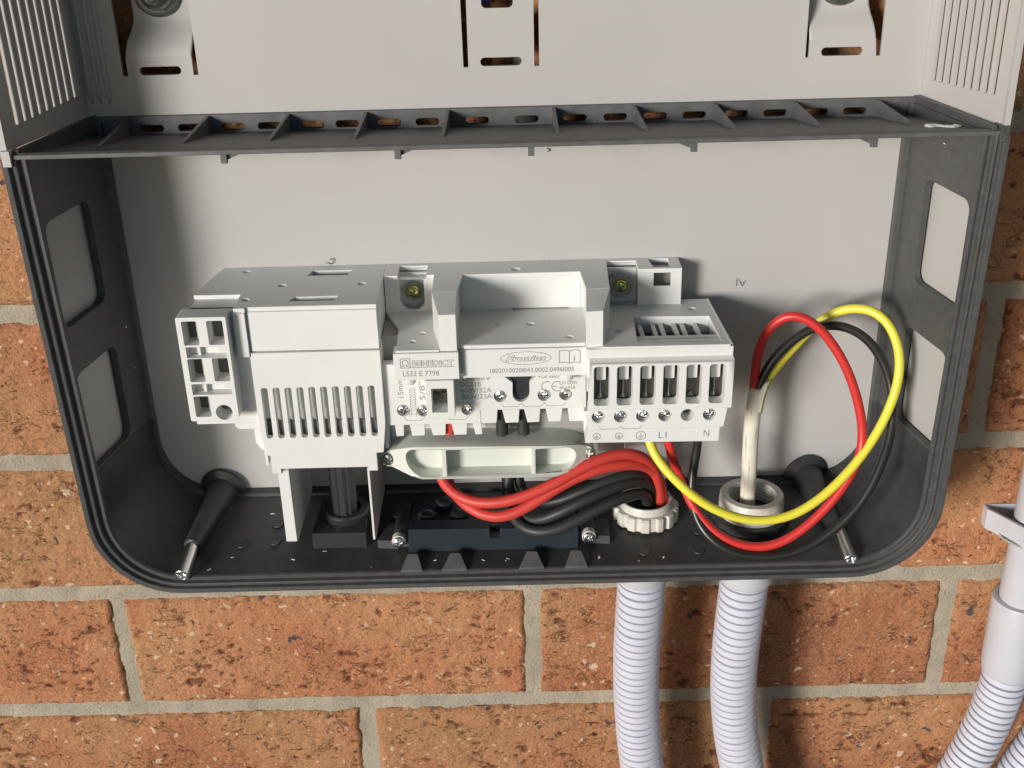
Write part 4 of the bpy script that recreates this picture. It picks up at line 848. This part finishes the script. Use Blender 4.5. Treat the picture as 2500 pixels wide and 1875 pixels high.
for x, y, t_ in ((-4.9, -44, 'left'), (5.2, -44, 'right')):
    g = G(); g.lathe([(2.9, 0), (2.9, -20)], (x, y, -122), 'z', 14); o_ = g.obj('black_wire', 'blackc', auto=0.7); tag(o_, 'short black wire stub behind the strip teeth, %s one below the keyhole' % t_, 'wire', 'black wire stubs behind the strip')

# ================================================================== CONDUITS
def corr(r, groove=2.5, pitch=4.9):
    def f(s):
        t = (s % pitch)/pitch
        return r-groove if t < 0.16 else (r-0.3 if t < 0.23 or t > 0.93 else r)
    return f
def corrugated(name, P, r, label, parent=None, collar=None, group=None, start=0):
    pts = catmull(smoothpts(P, 1), 0.34)
    V, F = sweep(pts, corr(r), 40)
    g = G(); g.add(V, F); return g.obj(name, 'conduit', parent, auto=0.6)
    o = finish(name, V, F, 'conduit', parent, True); return o
c1 = thing('corrugated_conduit', (65.5, -25, -216), 'left corrugated grey conduit leaving the box bottom under the notched nut', 'conduit', 'corrugated conduits under the box')
corrugated('hose', [(65.6, -28, -219), (65.2, -28, -238), (64.3, -27, -262), (63.6, -24, -290), (64.2, -21, -315), (66.2, -19, -345), (69.2, -18, -376), (74, -17, -410), (80, -17, -450), (88, -17, -500)], 12.6, '', c1)
g = G(); g.lathe([(13.4, 0), (13.3, -23.2), (12.8, -24.0), (12.0, -24.0)], (65.4, -28, -213), 'z', 36, cap0=False, cap1=False); g.obj('socket_collar', 'pvc', c1, auto=0.6)
c2 = thing('corrugated_conduit', (118.5, -25, -216), 'right corrugated grey conduit leaving the box bottom under the threaded adapter', 'conduit', 'corrugated conduits under the box')
corrugated('hose', [(119.3, -28, -221), (118.9, -28, -240), (117.4, -27, -265), (116.9, -24, -297), (118.4, -21, -325), (122.2, -19, -355), (128.5, -18, -385), (137, -17, -415), (149, -17, -455), (166, -17, -500)], 12.6, '', c2)
g = G(); g.lathe([(14.0, 0), (13.9, -25.0), (13.2, -26.0), (12.0, -26.0)], (119.0, -28, -213), 'z', 36, cap0=False, cap1=False); g.obj('socket_collar', 'pvc', c2, auto=0.6)
c3 = thing('pipe_run', (283, 6, -330), 'grey rigid pipe with a coupling that turns into corrugated conduit at the right edge', 'conduit')
XP = 283.3
g = G(); g.lathe([(12.4, 0), (12.4, 320)], (XP, 6, -282), 'z', 40); g.obj('pipe', 'pvc', c3, auto=0.6)
g = G(); g.lathe([(12.6, 0.2), (15.2, 0), (15.5, -0.8), (15.3, -44), (14.4, -50.5), (13.0, -51)], (XP-0.2, 6, -281.4), 'z', 40, cap0=False, cap1=False); g.obj('coupling', 'pvc', c3, auto=0.6)
corrugated('hose', [(XP-0.3, 6, -328), (XP-1.0, 6, -342), (XP-3.5, 6, -362), (XP-8.5, 6, -385), (XP-17, 5, -412), (XP-30, 3, -442), (XP-50, 0, -480)], 12.7, '', c3)
c4 = thing('corrugated_conduit', (312, 2, -440), 'corrugated grey conduit in the bottom right corner, passing behind the coupled one', 'conduit')
corrugated('hose', [(330, 6, -330), (322, 6, -360), (313, 5, -385), (301, 4, -412), (290, 2, -440), (272, 0, -480)], 12.7, '', c4)
cs = thing('pipe_saddle', (270, 5, -235), 'grey plastic saddle clip holding the rigid pipe on the wall', 'pipe clip')
SO = [(258.8, 20.4), (258.8, 14.5), (261.6, 10.5), (272.0, -7.2), (276, -9.8), (291, -9.8), (295, -7.2), (305, 10.5), (308, 14.5), (308, 20.4)]
SI = [(260.4, 19.2), (260.4, 15.2), (263.0, 11.4), (273.2, -5.8), (276.6, -8.0), (290.4, -8.0), (293.6, -5.8), (303.6, 11.4), (306.4, 15.2), (306.4, 19.2)]
g = G(); g.plate('xy', SO, -240.0, -227.8, [SI]); g.obj('clip_band', 'pvc', cs)
g = G(); g.plate('xy', SI, -237.5, -235.8, [circ(XP, 6, 12.6, 28)]); g.obj('clip_web', 'pvc', cs)
g = G(); g.plate('xz', [(262.5, -238.2), (268.5, -238.6), (270.5, -239.2), (264, -239.6)], 7.0, 7.4, fn=lambda q: (q[0], q[1]-1.65*(q[0]-261.5)-0.5, q[2])); g.obj('clip_groove', 'shade', cs)

g = G(); g.plate('xz', rr(-9.6, -5.0, 45.5, 53, 1.2), 9, 14); tag(g.obj('blue_plug', 'blue', auto=0.5), 'small blue plastic plug glimpsed behind the top centre slot of the back plate', 'wall plug')
# ================================================================== MARKS, SHAVINGS
m_ = text('AJ', 115.0, -0.1, -84.6, 3.3, 'pencil_mark', 'pencil', H, rot=PI, wide=5.0)
curl = [(-87.5, -0.4, -70.9), (-86.4, -0.4, -70.6), (-85.2, -0.5, -71.2), (-84.2, -0.8, -70.4), (-83.8, -0.9, -69.0), (-84.3, -0.9, -68.2), (-84.9, -0.8, -68.9), (-85.5, -0.8, -68.4)]
tag(tube('swarf_curl', [(x, y-0.2, z+0.2) for x, y, z in curl], 0.22, 'pencil', n=8, sm=0, step=0.4), 'tiny dark curl of swarf on the rear edge of the isolator housing', 'shaving')
tag(tube('swarf_curl', [(19.0, -0.5, -17.6), (20.0, -0.7, -17.9), (19.9, -0.6, -18.7), (19.1, -0.5, -18.8)], 0.3, 'pencil', n=8, sm=0, step=0.4), 'tiny dark speck of swarf on the back plate under the shelf', 'shaving')
g = G(); random.seed(3)
PS = [(178.0, -43, -1.2), (181.2, -41.5, -1.3), (184.2, -45.5, -0.9), (187.0, -47.0, -0.7), (190.6, -43.0, -1.1)]
for i in range(90):
    t = random.random()*3.99; k = int(t); a, b = PS[k], PS[k+1]; x, y, z = [a[q]+(b[q]-a[q])*(t-k) for q in range(3)]
    r = random.uniform(0.7, 1.4)*(1.5 if k < 1 else 1)
    g.lathe([(0.05, -r*0.3), (r, -r*0.15), (r*0.85, r*0.15), (0.05, r*0.3)], (x+random.uniform(-0.4, 0.4), y+random.uniform(-0.7, 0.7), z+0.3), 'z', 7)
tag(g.obj('paint_smear', 'paint', smooth=True), 'white paint smear on the right front corner of the dark shelf', 'smear')
g = G(); random.seed(11)
spots = [(-108, -52.5), (-5, -56), (-50, -25), (-3, -55.5), (-93, -47), (60, -58), (100, -30), (-140, -50), (-70, -58), (-40, -55), (40, -56), (-125, -20), (120, -57), (-15, -56), (72, -57), (-150, -58)]
for x, y in spots:
    z = FL(y)+0.55; P = [Vector((x, y, z))]; a = random.uniform(0, 6.28)
    for k in range(5):
        a += random.uniform(-1.3, 1.3); P.append(P[-1]+Vector((math.cos(a), math.sin(a)*0.6, random.uniform(-0.05, 0.35)))*random.uniform(0.25, 0.7))
    V, F = sweep(P, random.uniform(0.08, 0.2), 5); g.add(V, F)
for x, y, z in ((189.6, -33, -11.5), (187.6, -27, -8), (188.8, -24, -130), (187.5, -22, -133), (168, -0.7, -186), (-183.6, -14, -95), (-183.7, -12, -118)):
    P = [Vector((x, y, z))]
    for k in range(4): P.append(P[-1]+Vector((random.uniform(-0.3, 0.3), random.uniform(-0.5, 0.5), random.uniform(-0.7, 0.3))))
    V, F = sweep(P, 0.2, 5); g.add(V, F)
sv = g.obj('plastic_shavings', 'paint', smooth=True); tag(sv, 'tiny white plastic shavings scattered on the box floor', 'shavings', kind='stuff')
